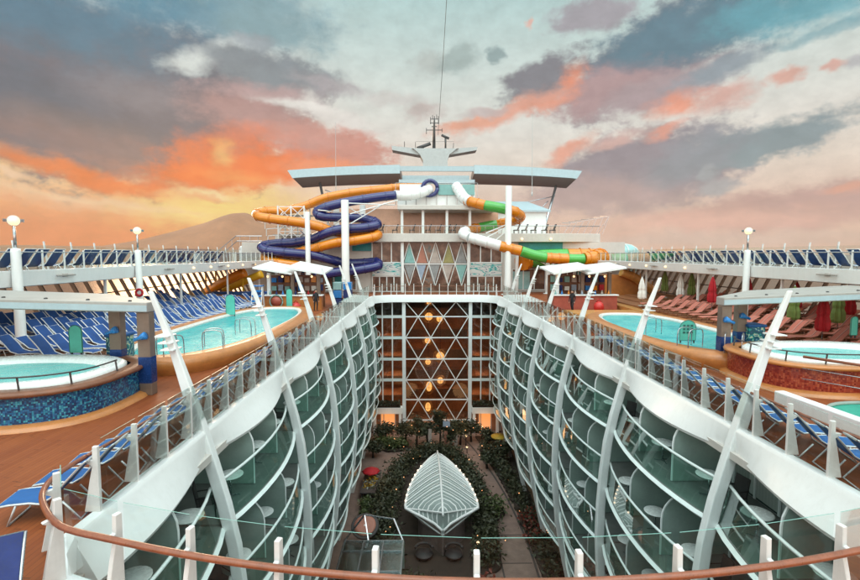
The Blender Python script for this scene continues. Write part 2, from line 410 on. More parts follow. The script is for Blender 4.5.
M('skin', (0.45,0.26,0.18), 0.5, var=0.05); M('cloth_black', (0.014,0.014,0.018), 0.8, var=0.2)
M('hair_dark', (0.02,0.014,0.01), 0.6); M('red_plastic', (0.55,0.03,0.025), 0.3, var=0.08)
M('bark', (0.045,0.03,0.02), 0.8, var=0.3, scale=6)
M('sea_hill', (0.30,0.135,0.07), 0.9, var=0.2, scale=0.004)
M('yellow_paint', (0.70,0.38,0.02), 0.4, var=0.08)
glass_mat('rail_glass', (0.955,0.98,0.97), 0.012)
glass_mat('balcony_glass', (0.62,0.82,0.76), 0.04)
glass_mat('screen_glass', (0.70,0.85,0.86), 0.06)
glass_mat('roof_glass', (0.60,0.70,0.68), 0.26, 0.15)
glass_mat('lattice_glass', (0.80,0.78,0.74), 0.04)
glass_mat('water_clear', (0.42,0.88,0.88), 0.05, 0.03)
emis('lamp_face', (1.0,0.66,0.32), 1.9)
emis('fairy_light', (1.0,0.42,0.14), 2.6)
emis('soft_bulb', (1.0,0.72,0.5), 2.2)
emis('ceiling_glow', (1.0,0.52,0.24), 30)
emis('globe_gold', (1.0,0.46,0.12), 2.2)
emis('door_amber', (1.0,0.30,0.05), 0.9)

def leaf_mat(name, a, b):
    m, t, bs = base_mat(name)
    p = pos(t); n = t.noise(p, 1.7, 3); n2 = t.noise(p, 14, 2)
    c = t.mix(t.maprange(n, 0.3, 0.7), a, b); c = t.mix(t.maprange(n2, 0.35, 0.7, 0, 0.6), c, tuple(x*1.5 for x in b))
    t.link(c, bs.inputs['Base Color']); bs.inputs['Roughness'].default_value = 0.6
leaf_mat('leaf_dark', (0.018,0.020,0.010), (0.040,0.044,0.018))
leaf_mat('leaf_green', (0.028,0.045,0.014), (0.07,0.09,0.026))
leaf_mat('leaf_yellow', (0.25,0.15,0.01), (0.4,0.25,0.02))
leaf_mat('leaf_red', (0.10,0.014,0.010), (0.16,0.03,0.015))

def plank_mat():
    m, t, b = base_mat('deck_planks')
    p = pos(t); s = t.new('ShaderNodeSeparateXYZ'); t.link(p, s.inputs[0])
    w = 0.11
    row = t.math('FLOOR', t.math('DIVIDE', s.outputs[0], w))
    fr = t.math('FRACT', t.math('DIVIDE', s.outputs[0], w))
    wn = t.new('ShaderNodeTexWhiteNoise', noise_dimensions='1D'); t.link(row, wn.inputs['W'])
    y2 = t.math('ADD', t.math('DIVIDE', s.outputs[1], 2.6), t.math('MULTIPLY', wn.outputs[0], 7.3))
    wn2 = t.new('ShaderNodeTexWhiteNoise', noise_dimensions='2D'); cb = t.new('ShaderNodeCombineXYZ'); t.link(row, cb.inputs[0]); t.link(t.math('FLOOR', y2), cb.inputs[1]); t.link(cb.outputs[0], wn2.inputs['Vector'])
    gr = t.new('ShaderNodeMapping'); gr.inputs['Scale'].default_value = (40, 1.6, 1); t.link(p, gr.inputs[0])
    grain = t.noise(gr.outputs[0], 1.0, 4, 0.6); big = t.noise(p, 0.28, 4, 0.6)
    c = t.mix(wn2.outputs[0], (0.22,0.052,0.015), (0.29,0.077,0.022))
    c = t.mix(t.maprange(grain, 0.35, 0.7, 0, 0.5), c, (0.20,0.046,0.013))
    c = t.mix(t.maprange(big, 0.4, 0.75, 0, 0.45), c, (0.36,0.11,0.036))
    gap = t.math('MAXIMUM', t.math('LESS_THAN', fr, 0.055), t.math('LESS_THAN', t.math('FRACT', y2), 0.006))
    c = t.mix(t.math('MULTIPLY', gap, 0.75), c, (0.03,0.014,0.008))
    t.link(c, b.inputs['Base Color'])
    t.link(t.maprange(t.noise(p, 0.55, 4, 0.6), 0.35, 0.65, 0.45, 0.68), b.inputs['Roughness'])
    bn = t.new('ShaderNodeBump'); b.inputs['Specular IOR Level'].default_value = 0.3; bn.inputs['Strength'].default_value = 0.25; bn.inputs['Distance'].default_value = 0.004
    t.link(t.math('SUBTRACT', 1.0, gap), bn.inputs['Height']); t.link(bn.outputs[0], b.inputs['Normal'])
plank_mat()
def mosaic_mat(name, cols, size=0.07, grout=(0.25,0.27,0.28)):
    m, t, b = base_mat(name)
    uv = t.new('ShaderNodeUVMap').outputs[0]
    q = t.scale(uv, 1/size); f = t.vmath('FLOOR', q); fr = t.vmath('FRACTION', q)
    wn = t.new('ShaderNodeTexWhiteNoise', noise_dimensions='2D'); t.link(f, wn.inputs['Vector'])
    k = len(cols); c = t.ramp(wn.outputs[0], [(i/k, cl) for i, cl in enumerate(cols)], 'CONSTANT')
    s = t.new('ShaderNodeSeparateXYZ'); t.link(fr, s.inputs[0])
    g = t.math('MAXIMUM', t.math('LESS_THAN', s.outputs[0], 0.10), t.math('LESS_THAN', s.outputs[1], 0.10))
    t.link(t.mix(g, c, grout), b.inputs['Base Color']); t.link(t.maprange(wn.outputs[0], 0, 1, 0.12, 0.35), b.inputs['Roughness'])
mosaic_mat('mosaic_blue', [(0.012,0.05,0.14),(0.02,0.12,0.26),(0.012,0.035,0.10),(0.03,0.22,0.34),(0.015,0.08,0.20),(0.06,0.32,0.42),(0.01,0.05,0.13),(0.02,0.14,0.30)], 0.05, (0.02,0.05,0.09))
mosaic_mat('mosaic_red', [(0.26,0.03,0.018),(0.36,0.06,0.03),(0.20,0.02,0.014),(0.42,0.09,0.04),(0.30,0.04,0.02)], 0.06, (0.18,0.03,0.02))
def water_mat(name, tint, deep):
    """bright pool water: clear tint, ripples, sky reflection"""
    m, t, b = base_mat(name); p = pos(t)
    out = t.n['Material Output']
    n = t.noise(p, 0.9, 5, 0.65); c = t.mix(t.maprange(n, 0.38, 0.62), tint, deep)
    t.link(c, b.inputs['Base Color']); b.inputs['Roughness'].default_value = 0.06; b.inputs['IOR'].default_value = 1.33
    tr = t.new('ShaderNodeBsdfTransparent'); t.link(c, tr.inputs[0])
    mx = t.new('ShaderNodeMixShader'); mx.inputs[0].default_value = 0.62; t.link(tr.outputs[0], mx.inputs[1]); t.link(b.outputs[0], mx.inputs[2]); t.link(mx.outputs[0], out.inputs[0])
    bn = t.new('ShaderNodeBump'); bn.inputs['Strength'].default_value = 0.8; bn.inputs['Distance'].default_value = 0.10
    t.link(t.noise(p, 3.2, 4, 0.6), bn.inputs['Height']); t.link(bn.outputs[0], b.inputs['Normal'])
water_mat('pool_water', (0.16,0.76,0.74), (0.03,0.56,0.60))
water_mat('tub_water', (0.30,0.74,0.70), (0.16,0.66,0.64))
def sea_mat():
    m, t, b = base_mat('sea_water'); p = pos(t)
    b.inputs['Base Color'].default_value = (0.03,0.05,0.06,1); b.inputs['Roughness'].default_value = 0.25
    bn = t.new('ShaderNodeBump'); bn.inputs['Strength'].default_value = 0.4; bn.inputs['Distance'].default_value = 1.0
    t.link(t.noise(p, 0.05, 5, 0.6), bn.inputs['Height']); t.link(bn.outputs[0], b.inputs['Normal'])
sea_mat()
def stripe_mat():
    """striped lounger cloth, stripes along its length"""
    m, t, b = base_mat('fabric_stripe'); tc = t.new('ShaderNodeTexCoord').outputs['Object']
    s = t.new('ShaderNodeSeparateXYZ'); t.link(tc, s.inputs[0])
    f = t.math('FRACT', t.math('ADD', t.math('MULTIPLY', s.outputs[1], 2.9), 0.5))
    c = t.ramp(f, [(0, (0.47,0.125,0.085)), (0.36, (0.47,0.125,0.085)), (0.38, (0.10,0.05,0.06)), (0.50, (0.62,0.30,0.22)), (0.62, (0.10,0.05,0.06)), (0.64, (0.47,0.125,0.085))], 'CONSTANT')
    n = t.noise(pos(t), 1.5, 3); c = t.mix(t.maprange(n, 0.35, 0.7, 0, 0.45), c, (0.55,0.22,0.16))
    t.link(c, b.inputs['Base Color']); b.inputs['Roughness'].default_value = 0.8
stripe_mat()

def fritted():
    m, t, b = base_mat('fritted_glass'); out = t.n['Material Output']
    b.inputs['Base Color'].default_value = (0.42,0.50,0.48,1); b.inputs['Roughness'].default_value = 0.18
    tr = t.new('ShaderNodeBsdfTransparent'); tr.inputs[0].default_value = (0.8,0.88,0.86,1)
    mx = t.new('ShaderNodeMixShader'); mx.inputs[0].default_value = 0.6; t.link(tr.outputs[0], mx.inputs[1]); t.link(b.outputs[0], mx.inputs[2]); t.link(mx.outputs[0], out.inputs[0])
fritted()

def frosted():     # frosted glass of the balcony dividers lets some light through
    m = MATS['frosted']; t = NT(m.node_tree); b = t.n['Principled BSDF']; out = t.n['Material Output']
    tr = t.new('ShaderNodeBsdfTransparent'); tr.inputs[0].default_value = (0.72,0.86,0.80,1)
    mx = t.new('ShaderNodeMixShader'); mx.inputs[0].default_value = 0.62; t.link(tr.outputs[0], mx.inputs[1]); t.link(b.outputs[0], mx.inputs[2]); t.link(mx.outputs[0], out.inputs[0])
frosted()
# ------------------------------------------------------------------ profile of the open well
EDGE = 7.27; BACK = 55.6; FLOOR = -16.3
PROF = [(3.9,8.60),(3.5,8.45),(2.5,8.05),(1.2,7.62),(0,7.26),(-1.2,6.92),(-2.3,6.64),(-3.6,6.40),(-5.8,6.25),(-8,6.22),(-11.2,6.52),(-13.2,6.92),(-15.3,7.38),(-16.4,7.66)]
def prof(z):
    for (z0, x0), (z1, x1) in zip(PROF, PROF[1:]):
        if z <= z0 and z >= z1: return x0 + (x1-x0)*(z0-z)/(z0-z1)
    return PROF[0][1] if z > PROF[0][0] else PROF[-1][1]
RIBS = [-1.5,5.6,12.7,19.8,26.9,34.0,41.1,48.2,55.0]
FLOORS = [-2.62,-5.14,-7.66,-10.18,-12.7]
def arcY(x): return 5.42 + 0.0305*x*x
def edge_loop():
    """deck edge round the well, clockwise from front left"""
    L = [(-EDGE, 7.75), (-EDGE, 52.8)]
    for k in range(1, 8):
        a = k/8*math.pi/2; L.append((-4.47 - 2.8*math.cos(a), 52.8 + 2.8*math.sin(a)))
    L.append((-4.47, BACK)); L.append((4.47, BACK))
    for k in range(1, 8):
        a = k/8*math.pi/2; L.append((4.47 + 2.8*math.sin(a), 52.8 + 2.8*math.cos(a)))
    L += [(EDGE, 52.8), (EDGE, 7.75), (7.05, 7.25)]
    for k in range(0, 21):
        x = 6.6 - 13.2*k/20; L.append((x, arcY(x)))
    L.append((-7.05, 7.25))
    return L
LOOP = edge_loop()
# deck sheet with the well cut out
def deck():
    out = [(-24,-9),(24,-9),(24,96),(-24,96)]
    loops = [[Vector((x,y,0)) for x, y in out], [Vector((x,y,0)) for x, y in LOOP][::1]]
    flat = [p for l in loops for p in l]
    tri = tessellate_polygon(loops); mb = MB(); mb.verts(flat)
    for t in tri:
        a, b, c = (flat[i] for i in t)
        if (b-a).cross(c-a).z < 0: t = (t[0], t[2], t[1])
        mb.face(t)
    structure(mb.build('pool_deck', 'deck_planks', origin=(0,0,0)))
deck()
# ship body below the deck (seen only from aside)
mb = MB(); mb.box(-24.2,-23.9,-9,96,-46,-0.02); mb.box(23.9,24.2,-9,96,-46,-0.02); mb.box(-23.9,23.9,95.7,96,-46,-0.02); mb.box(-23.9,23.9,-9,-8.7,-46,-0.02)
tag(mb.build('ship_hull', 'white_paint'), 'white painted hull of the ship under the pool deck', 'ship hull')

# white fascia along the edges: sags inward between the ribs
def fascia():
    root = thing('deck_fascia', 'white band running around the edge of the open well below the railings', 'fascia', (0,0,-1))
    for s in (-1, 1):
        rings = []; y = 7.75
        ys = sorted(set([7.75, 52.8] + [a_+(b_-a_)*k/20 for a_, b_ in zip(RIBS, RIBS[1:]) for k in range(20) if 7.76 < a_+(b_-a_)*k/20 < 52.79]))
        for y in ys:
            for a, b in zip(RIBS, RIBS[1:]):
                if a <= y <= b: t = (y-a)/(b-a)
            bu = 0.5*max(0, math.sin(math.pi*t))**0.95
            xb = prof(-0.62) + 0.10 - bu; zb = -0.60 - 0.12*math.sin(math.pi*t)
            xt = EDGE + 0.02
            rings.append([(s*(xt+0.10), y, -0.012), (s*(xt+0.10), y, 0.075), (s*(xt-0.10), y, 0.075), (s*(xt-0.14), y, 0.03), (s*(xt-0.16), y, -0.03),
                          (s*(xt-0.16-(xt-0.16-xb)*0.5), y, -0.03+(zb+0.03)*0.47), (s*xb, y, zb), (s*(xb+0.05), y, zb-0.10), (s*(xb+0.5+bu), y, zb-0.10), (s*(xb+0.5+bu), y, -0.25)])
        if s > 0: rings = [r[::-1] for r in rings]
        mb = MB(); mb.loft(rings, True, True); mb.build('side_band', 'white_paint', root, smooth=True).data.set_sharp_from_angle(angle=R(32))
    # back band and its rounded corners, front arc band
    pl = [p for p in LOOP if p[1] >= 52.8]
    def band(path, name, h, lean):
        mb = MB(); rings = []
        for i, p in enumerate(path):
            a = path[max(i-1,0)]; b = path[min(i+1,len(path)-1)]
            d = Vector((b[0]-a[0], b[1]-a[1], 0)).normalized(); n = Vector((d.y, -d.x, 0))   # towards the well
            P = Vector((p[0], p[1], 0))
            rings.append([P - n*0.08 + Vector((0,0,-0.012)), P - n*0.08 + Vector((0,0,0.072)), P + n*0.12 + Vector((0,0,0.072)), P + n*0.16 + Vector((0,0,-0.03)), P + n*lean + Vector((0,0,-h)), P - n*0.2 + Vector((0,0,-h))])
        mb.loft(rings, True, True); mb.build(name, 'white_paint', root, smooth=True).data.set_sharp_from_angle(angle=R(32))
    band(pl, 'back_band', 0.78, 0.22)
    fr = [p for p in LOOP if p[1] <= 7.75 and p[1] < 52]
    i0 = LOOP.index((EDGE, 7.75)); band(LOOP[i0:] + [LOOP[0]], 'front_band', 0.6, 0.12)
fascia()

# ribs
def rib(s, Y, label):
    zs = [3.82,3.5,3.2,2.6,1.8,1.0,0.2,-0.8,-2,-3.2,-4.5,-6,-7.5,-9,-10.5,-12,-13.5,-15,FLOOR+0.02]
    root = thing('steel_rib', label, 'rib', (s*prof(0), Y, 0), 'white bowed ribs along the well')
    mb = MB(); rings = []
    for z in zs:
        x = prof(z); up = min(1, max(0, (z-0.2)/3.62))
        w = 0.28*(1-up*0.66)*(1-0.25*smooth(-6,-16,z)); dpt = 0.34*(1-up*0.6)
        lift = -0.13
        xi = x + lift; xo = xi + dpt
        rings.append([(s*xi, Y-w/2, z), (s*xo, Y-w/2*0.8, z), (s*xo, Y+w/2*0.8, z), (s*xi, Y+w/2, z)])
    if s < 0: rings = [r[::-1] for r in rings]
    rings = [r[::-1] for r in rings]
    mb.loft(rings, True, True); mb.build('blade', 'white_steel', root, bevel=0.03)
    for z in (2.28,2.46,2.64):
        mb = MB(); x = prof(z); mb.obox((s*(x+0.05), Y, z), 0.34, 0.46, 0.03); mb.build('fin', 'white_steel', root)
for s, side in ((-1,'left'),(1,'right')):
    for i, Y in enumerate(RIBS[1:-1]):
        rib(s, Y, f'white bowed steel rib, {ORD[i+1]} from the front railing on the {side} side of the well')

# ------------------------------------------------------------------ balcony blocks
def block(s, side):
    root = thing('balcony_block', f'{side} wall of stacked cabin balconies with green glass fronts above the garden', 'cabin block', (s*9, 30, FLOOR))
    WX = 8.75
    def add(mb, n, m, p=None, **k): return mb.build(n, m, p or root, **k)
    mb = MB(); mb.box(*sorted((s*WX, s*(WX+0.2))), 0, 55.6, FLOOR, -0.15); add(mb, 'wall', 'cabin_wall')
    mb = MB(); mb.box(*sorted((s*(WX-0.75), s*(WX-0.05))), 0, 55.4, FLOOR, -13.0); add(mb, 'ground_wall', 'brown_wall')
    # soffit below the deck
    mb = MB(); mb.box(*sorted((s*7.0, s*WX)), 0, 55.4, -0.75, -0.55); add(mb, 'soffit', 'cream_paint')
    for a, b in zip(RIBS, RIBS[1:]):
        if b < 6: continue
        for fl in FLOORS:
            def edge(z, n=10):
                P = []
                for i in range(n+1):
                    t = i/n; x = prof(z) + 0.26 - 0.50*math.sin(math.pi*t)**0.8
                    P.append((x, a + 0.05 + (b-a-0.1)*t))
                return P
            E = edge(fl)
            # floor slab with white lip
            pts = [(s*x, y) for x, y in E] + [(s*(WX-0.002), b-0.05), (s*(WX-0.002), a+0.05)]
            if s > 0: pts = pts
            mb = MB(); mb.prism(pts, fl-0.2, fl); o = add(mb, 'balcony_floor', 'balcony_floor_grey')
            mb = MB(); mb.tube([(s*(x-0.03), y, fl-0.09) for x, y in E], 0.09, 4); add(mb, 'floor_lip', 'rail_teal', o)
            # curved glass guard with rail
            G = edge(fl+0.6)
            mb = MB()
            for (x0,y0),(x1,y1) in zip(E, E[1:]):
                d = prof(fl+1.1)-prof(fl)
                mb.quad((s*x0,y0,fl+0.03),(s*x1,y1,fl+0.03),(s*(x1+d),y1,fl+1.05),(s*(x0+d),y0,fl+1.05))
            add(mb, 'guard_glass', 'balcony_glass')
            d = prof(fl+1.1)-prof(fl)
            mb = MB(); mb.tube([(s*(x+d), y, fl+1.08) for x, y in E], 0.045, 6); add(mb, 'guard_rail', 'rail_teal')
            # frosted partitions between cabins, rounded outer top
            for k in (1, 2):
                y = a + (b-a)*k/3; xo = prof(fl)+0.2; 
                top = fl+2.12; rr = 0.85
                poly = [(WX-0.003, fl+0.04), (WX-0.003, top)] + [(xo+rr - rr*math.sin(q*math.pi/12), top-rr + rr*math.cos(q*math.pi/12)) for q in range(0, 7)] + [(xo, fl+0.04)]
                m3 = Matrix(((s,0,0),(0,0,1),(0,1,0)))
                mb = MB(); mb.prism(poly, y-0.025, y+0.025, m3); pa = add(mb, 'partition', 'frosted')
                mb = MB(); mb.tube([(s*q[0], y, q[1]) for q in poly[1:]], 0.032, 5); add(mb, 'partition_frame', 'white_steel', pa)
            # glazed cabin front of the bay: three sets of doors as one pattern
            mb = MB()
            for k in range(3):
                y0 = a+(b-a)*k/3+0.18; y1 = a+(b-a)*(k+1)/3-0.18; xf = WX-0.02
                mb.cur = 1; mb.box(*sorted((s*(xf-0.02), s*(xf+0.01))), y0, y1, fl+0.04, fl+2.16)
                mb.cur = 0
                for yy in (y0, (y0+y1)/2, y1): mb.box(*sorted((s*(xf-0.06), s*(xf-0.021))), yy-0.04, yy+0.04, fl+0.04, fl+2.16)
                mb.box(*sorted((s*(xf-0.055), s*(xf-0.022))), y0, y1, fl+2.1, fl+2.19)
            add(mb, 'cabin_doors', ['white_steel', 'cabin_glass'])
    return root
def cabin_glass():
    m, t, b = base_mat('cabin_glass'); p = pos(t)
    s = t.new('ShaderNodeSeparateXYZ'); t.link(p, s.inputs[0])
    cb = t.new('ShaderNodeCombineXYZ'); t.link(t.math('FLOOR', t.math('DIVIDE', s.outputs[1], 1.18)), cb.inputs[0]); t.link(t.math('FLOOR', t.math('DIVIDE', s.outputs[2], 2.52)), cb.inputs[1])
    wn = t.new('ShaderNodeTexWhiteNoise', noise_dimensions='2D'); t.link(cb.outputs[0], wn.inputs['Vector'])
    # drawn curtains, half drawn or dark rooms
    fold = t.math('MULTIPLY', t.math('SINE', t.math('MULTIPLY', s.outputs[1], 48)), 0.06)
    c = t.ramp(wn.outputs[0], [(0, (0.05,0.06,0.06)), (0.3, (0.26,0.29,0.27)), (0.5, (0.46,0.48,0.45)), (0.85, (0.10,0.11,0.10))], 'CONSTANT')
    c = t.mix(1.0, c, t.math('ADD', fold, 1.0), 'MULTIPLY')
    t.link(c, b.inputs['Base Color']); b.inputs['Roughness'].default_value = 0.08; b.inputs['Specular IOR Level'].default_value = 0.7
cabin_glass()
for s, side in ((-1,'left'),(1,'right')): block(s, side)

# balcony furniture: small round tables and dark chairs
def balcony_table():
    r = thing('balcony_table', 'white round table', 'table')
    mb = MB(); mb.lathe([(0.36,0.66),(0.385,0.675),(0.385,0.695),(0.36,0.705),(0.0001,0.705)], n=20); mb.build('table_top', 'tub_white', r)
    mb = MB(); mb.lathe([(0.03,0.02),(0.028,0.66)], n=8)
    for k in range(3):
        a = k*2.094; mb.bar((0,0,0.05),(0.27*math.cos(a),0.27*math.sin(a),0.012),0.03,0.02)
    mb.build('pedestal', 'steel_tube', r); return r
def balcony_chair():
    r = thing('balcony_chair', 'dark woven chair', 'chair')
    mb = MB(); mb.obox((0,0,0.42),0.50,0.52,0.05); mb.build('seat', 'rattan_dark', r, bevel=0.015)
    mb = MB(); mb.obox((0.27,0,0.70),0.05,0.50,0.56,Matrix.Rotation(0.18,3,'Y')); mb.build('backrest', 'rattan_dark', r, bevel=0.02)
    for y in (-0.25,0.25):
        mb = MB(); mb.tube([(-0.24,y,0.0),(-0.22,y,0.44),(-0.2,y,0.62),(0.28,y,0.64)],0.017,6); mb.build('armrest', 'rattan_dark', r)
        mb = MB(); mb.tube([(0.26,y,0.0),(0.22,y,0.42)],0.017,6); mb.build('leg', 'rattan_dark', r)
    return r
T0, C0 = balcony_table(), balcony_chair(); used = [False, False]
LV = ['top','second','third','fourth','lowest']
rng = random.Random(5)
for s, side in ((-1,'left'),(1,'right')):
    n = 0
    for bi in range(1, 5):
        a, b = RIBS[bi], RIBS[bi+1]
        for li, fl in enumerate(FLOORS):
            for k in range(3):
                n += 1
                if bi >= 3 and (k + li) % 3: continue
                if bi == 1 and li > 3: continue
                y = a + (b-a)*(k+0.5)/3; bay = ['front','second','third','fourth'][bi-1]; cab = ['near','middle','far'][k]
                x = prof(fl)+0.75+rng.uniform(-.1,.12)
                loc = (s*x, y+0.35+rng.uniform(-.12,.12), fl); L = f'white round table on the {cab} balcony of the {bay} {side} bay, {LV[li]} row'
                if not used[0]: T0.location = loc; used[0] = True; T0['label'] = L; T0['group'] = 'balcony tables'
                else: dup(T0, loc, rng.uniform(0,3), L, 'balcony tables')
                loc = (s*(x+0.25), y-0.55+rng.uniform(-.12,.12), fl); L = f'dark woven chair on the {cab} balcony of the {bay} {side} bay, {LV[li]} row'
                rz = (0 if s > 0 else math.pi) + rng.uniform(-.7,.7)
                if not used[1]: C0.location = loc; C0.rotation_euler.z = rz; used[1] = True; C0['label'] = L; C0['group'] = 'balcony chairs'
                else: dup(C0, loc, rz, L, 'balcony chairs')

# ------------------------------------------------------------------ back wall of the well
def back_wall():
    Y = 56.0
    root = thing('atrium_wall', 'tall glass end wall of the well with a white diamond lattice and dark side windows', 'glass wall', (0,Y,FLOOR))
    def add(mb, n, m, p=None, **k): return mb.build(n, m, p or root, **k)
    # inner room: floors, back, amber glow comes from lanterns and lamps
    mb = MB(); mb.box(-8.6,8.6,63,63.2,FLOOR,-0.2); add(mb, 'inner_wall', 'interior_brown')
    for k, z in enumerate([-2.6,-5.2,-7.7,-10.2,-12.6]):
        mb = MB(); mb.box(-8.6,8.6,58.2,63,z-0.25,z); add(mb, 'inner_floor', 'interior_brown')
        mb = MB()
        for x0_ in (-6.6,-2.6,0.6,4.9): mb.box(x0_,x0_+2.0,58.9,59.3,z-0.29,z-0.252)
        add(mb, 'ceiling_light', 'ceiling_glow')
        mb = MB(); mb.box(-3.6,4.0,58.05,58.18,z-0.3,z+0.85); add(mb, 'gallery_front', 'dark_wood')
    xs0, xs1 = -3.66, 4.14
    for x in (xs0, xs1):
        mb = MB(); mb.box(x-0.2,x+0.2,Y-0.25,Y+0.2,FLOOR,-0.8); add(mb, 'column', 'white_steel')
    for x in (-7.5, 7.75):
        mb = MB(); mb.box(x-0.15,x+0.15,Y-0.2,Y+0.2,FLOOR,-0.8); add(mb, 'column', 'white_steel')
    # lattice: horizontals and diagonals
    zs = [-0.82,-2.55,-5.05,-7.6,-10.1,-12.5,-15.0]
    mb = MB()
    for z in zs[1:]: mb.bar((xs0+.2,Y,z),(xs1-.2,Y,z),0.10,0.13)
    w = (xs1-xs0-0.4); n = 3
    nx = 5
    for i in range(len(zs)-1):
        z0, z1 = zs[i], zs[i+1]
        for k in range(4):
            top = xs0+0.2 + w*(0.4*k + 0.2*(i % 2))
            for dx in (-0.2, 0.2):
                bot = top + dx*w
                if top > xs1-0.1 or bot < xs0+0.1 or bot > xs1-0.1: continue
                mb.bar((top,Y,z0),(bot,Y,z1),0.065,0.09)
    add(mb, 'lattice', 'white_steel')
    mb = MB(); mb.box(xs0+.2,xs1-.2,Y+0.10,Y+0.12,FLOOR+1.4,-0.8); add(mb, 'lattice_glazing', 'lattice_glass')
    for (a, b) in ((-7.35,-3.86),(4.34,7.6)):
        mb = MB(); mb.box(a,b,Y+0.05,Y+0.07,-13.0,-0.8); add(mb, 'side_glazing', 'lattice_glass')
        for z in zs[1:5]:
            mb = MB(); mb.box(a,b,Y-0.05,Y+0.04,z-0.16,z+0.16); add(mb, 'spandrel', 'rail_teal')
        for k in (1,2):
            x = a+(b-a)*k/3 ; mb = MB(); mb.box(x-0.07,x+0.07,Y-0.10,Y-0.052,-12.6,-0.8); add(mb, 'mullion', 'white_steel')
        mb = MB(); mb.box(a,b,Y-0.9,Y-0.06,-13.95,-13.2); add(mb, 'portico_beam', 'white_paint', bevel=0.03)
        for x in (a+0.25, b-0.25):
            mb = MB(); mb.box(x-0.16,x+0.16,Y-0.85,Y-0.5,FLOOR,-13.95); add(mb, 'portico_post', 'white_paint')
        mb = MB(); mb.box(a+0.9,b-0.9,Y+0.02,Y+0.10,FLOOR+0.05,-14.0); mb.cur = 1
        for x in (a+0.9,(a+b)/2-0.5,b-0.9): mb.box(x-0.06,x+0.06,Y-0.03,Y+0.02,FLOOR+0.05,-14.0)
        add(mb, 'entrance_door', ['door_amber','cream_paint'])
        mb = MB(); mb.box(a,b,Y+0.12,Y+0.18,FLOOR,-13.95); add(mb, 'entrance_wall', 'interior_brown')
    return root
back_wall()
for s, nm in ((-1,'left'),(1,'right')):
    x0 = -7.3 if s < 0 else 4.4; root = thing('planter_box', f'dark planter of trailing plants on the white ledge over the {nm} entrance', 'planter', (x0+1.5,55.5,-13.2), 'planters over the entrances')
    mb = MB(); mb.box(x0,x0+3.2,55.15,55.6,-13.2,-12.85); mb.build('trough', 'soil', root)
    mb = MB(); r2 = random.Random(3)
    for k in range(500):
        p = Vector((x0+r2.uniform(0,3.2), r2.uniform(55.0,55.6), -12.85+r2.uniform(-.15,.45))); a = Vector((r2.uniform(-1,1),r2.uniform(-1,1),r2.uniform(-1,1))).normalized()*0.12; b = Vector((r2.uniform(-1,1),r2.uniform(-1,1),r2.uniform(-1,1))).normalized()*0.1
        mb.quad(p-a, p-b, p+a, p+b)
    mb.build('foliage', 'leaf_dark', root)
# hanging globes behind the lattice
GL = [(428.8,302,0.5),(428.8,316.5,0.78),(439.5,319,0.62),(427.6,340.7,0.58),(440.2,356,0.80),(428,362,0.56),(440.3,380.5,0.64),(429,386.5,0.6),(428,407,0.55),(436.5,413,0.5)]
PLACE = ['topmost gold globe lantern under the deck edge','large coral gold globe lantern, second highest on the left string','pale gold globe lantern beside the large coral one','small white banded globe lantern on the left string','largest gold globe lantern in the middle of the right string','small hollow globe lantern just left of the largest one','ringed gold globe lantern low on the right string','bright spindle shaped lantern low on the left string','glowing pointed lantern just above the garden trees','lowest dull globe lantern over the garden trees']
for (px, py, r), L in zip(GL, PLACE):
    c = at(px, py, 57.0); root = thing('globe_lantern', L, 'lantern', c, 'lanterns hanging behind the lattice')
    mb = MB(); sp = 'spindle' in L or 'pointed' in L
    mb.sphere(c, r*0.6, 12, 8, 1.7 if sp else 1.0); mb.build('lamp', 'globe_gold', root)
    mb = MB()
    for k in range(4):
        a = k*math.pi/4; P = [c+Vector((math.cos(a)*math.cos(q)*r, math.sin(a)*math.cos(q)*r, math.sin(q)*r*(1.6 if sp else 1))) for q in [i*math.pi/10 for i in range(21)]]; mb.tube(P, 0.02, 5)
    for q in (-0.5,0,0.5): mb.tube([c+Vector((math.cos(i*math.pi/8)*math.cos(q)*r, math.sin(i*math.pi/8)*math.cos(q)*r, math.sin(q)*r*(1.6 if sp else 1))) for i in range(17)], 0.018, 5)
    mb.build('cage', 'gold_wood', root)
    mb = MB(); mb.tube([c+Vector((0,0,r)), (c.x, c.y, -0.9)], 0.02, 5); mb.build('cord', 'black_part', root)
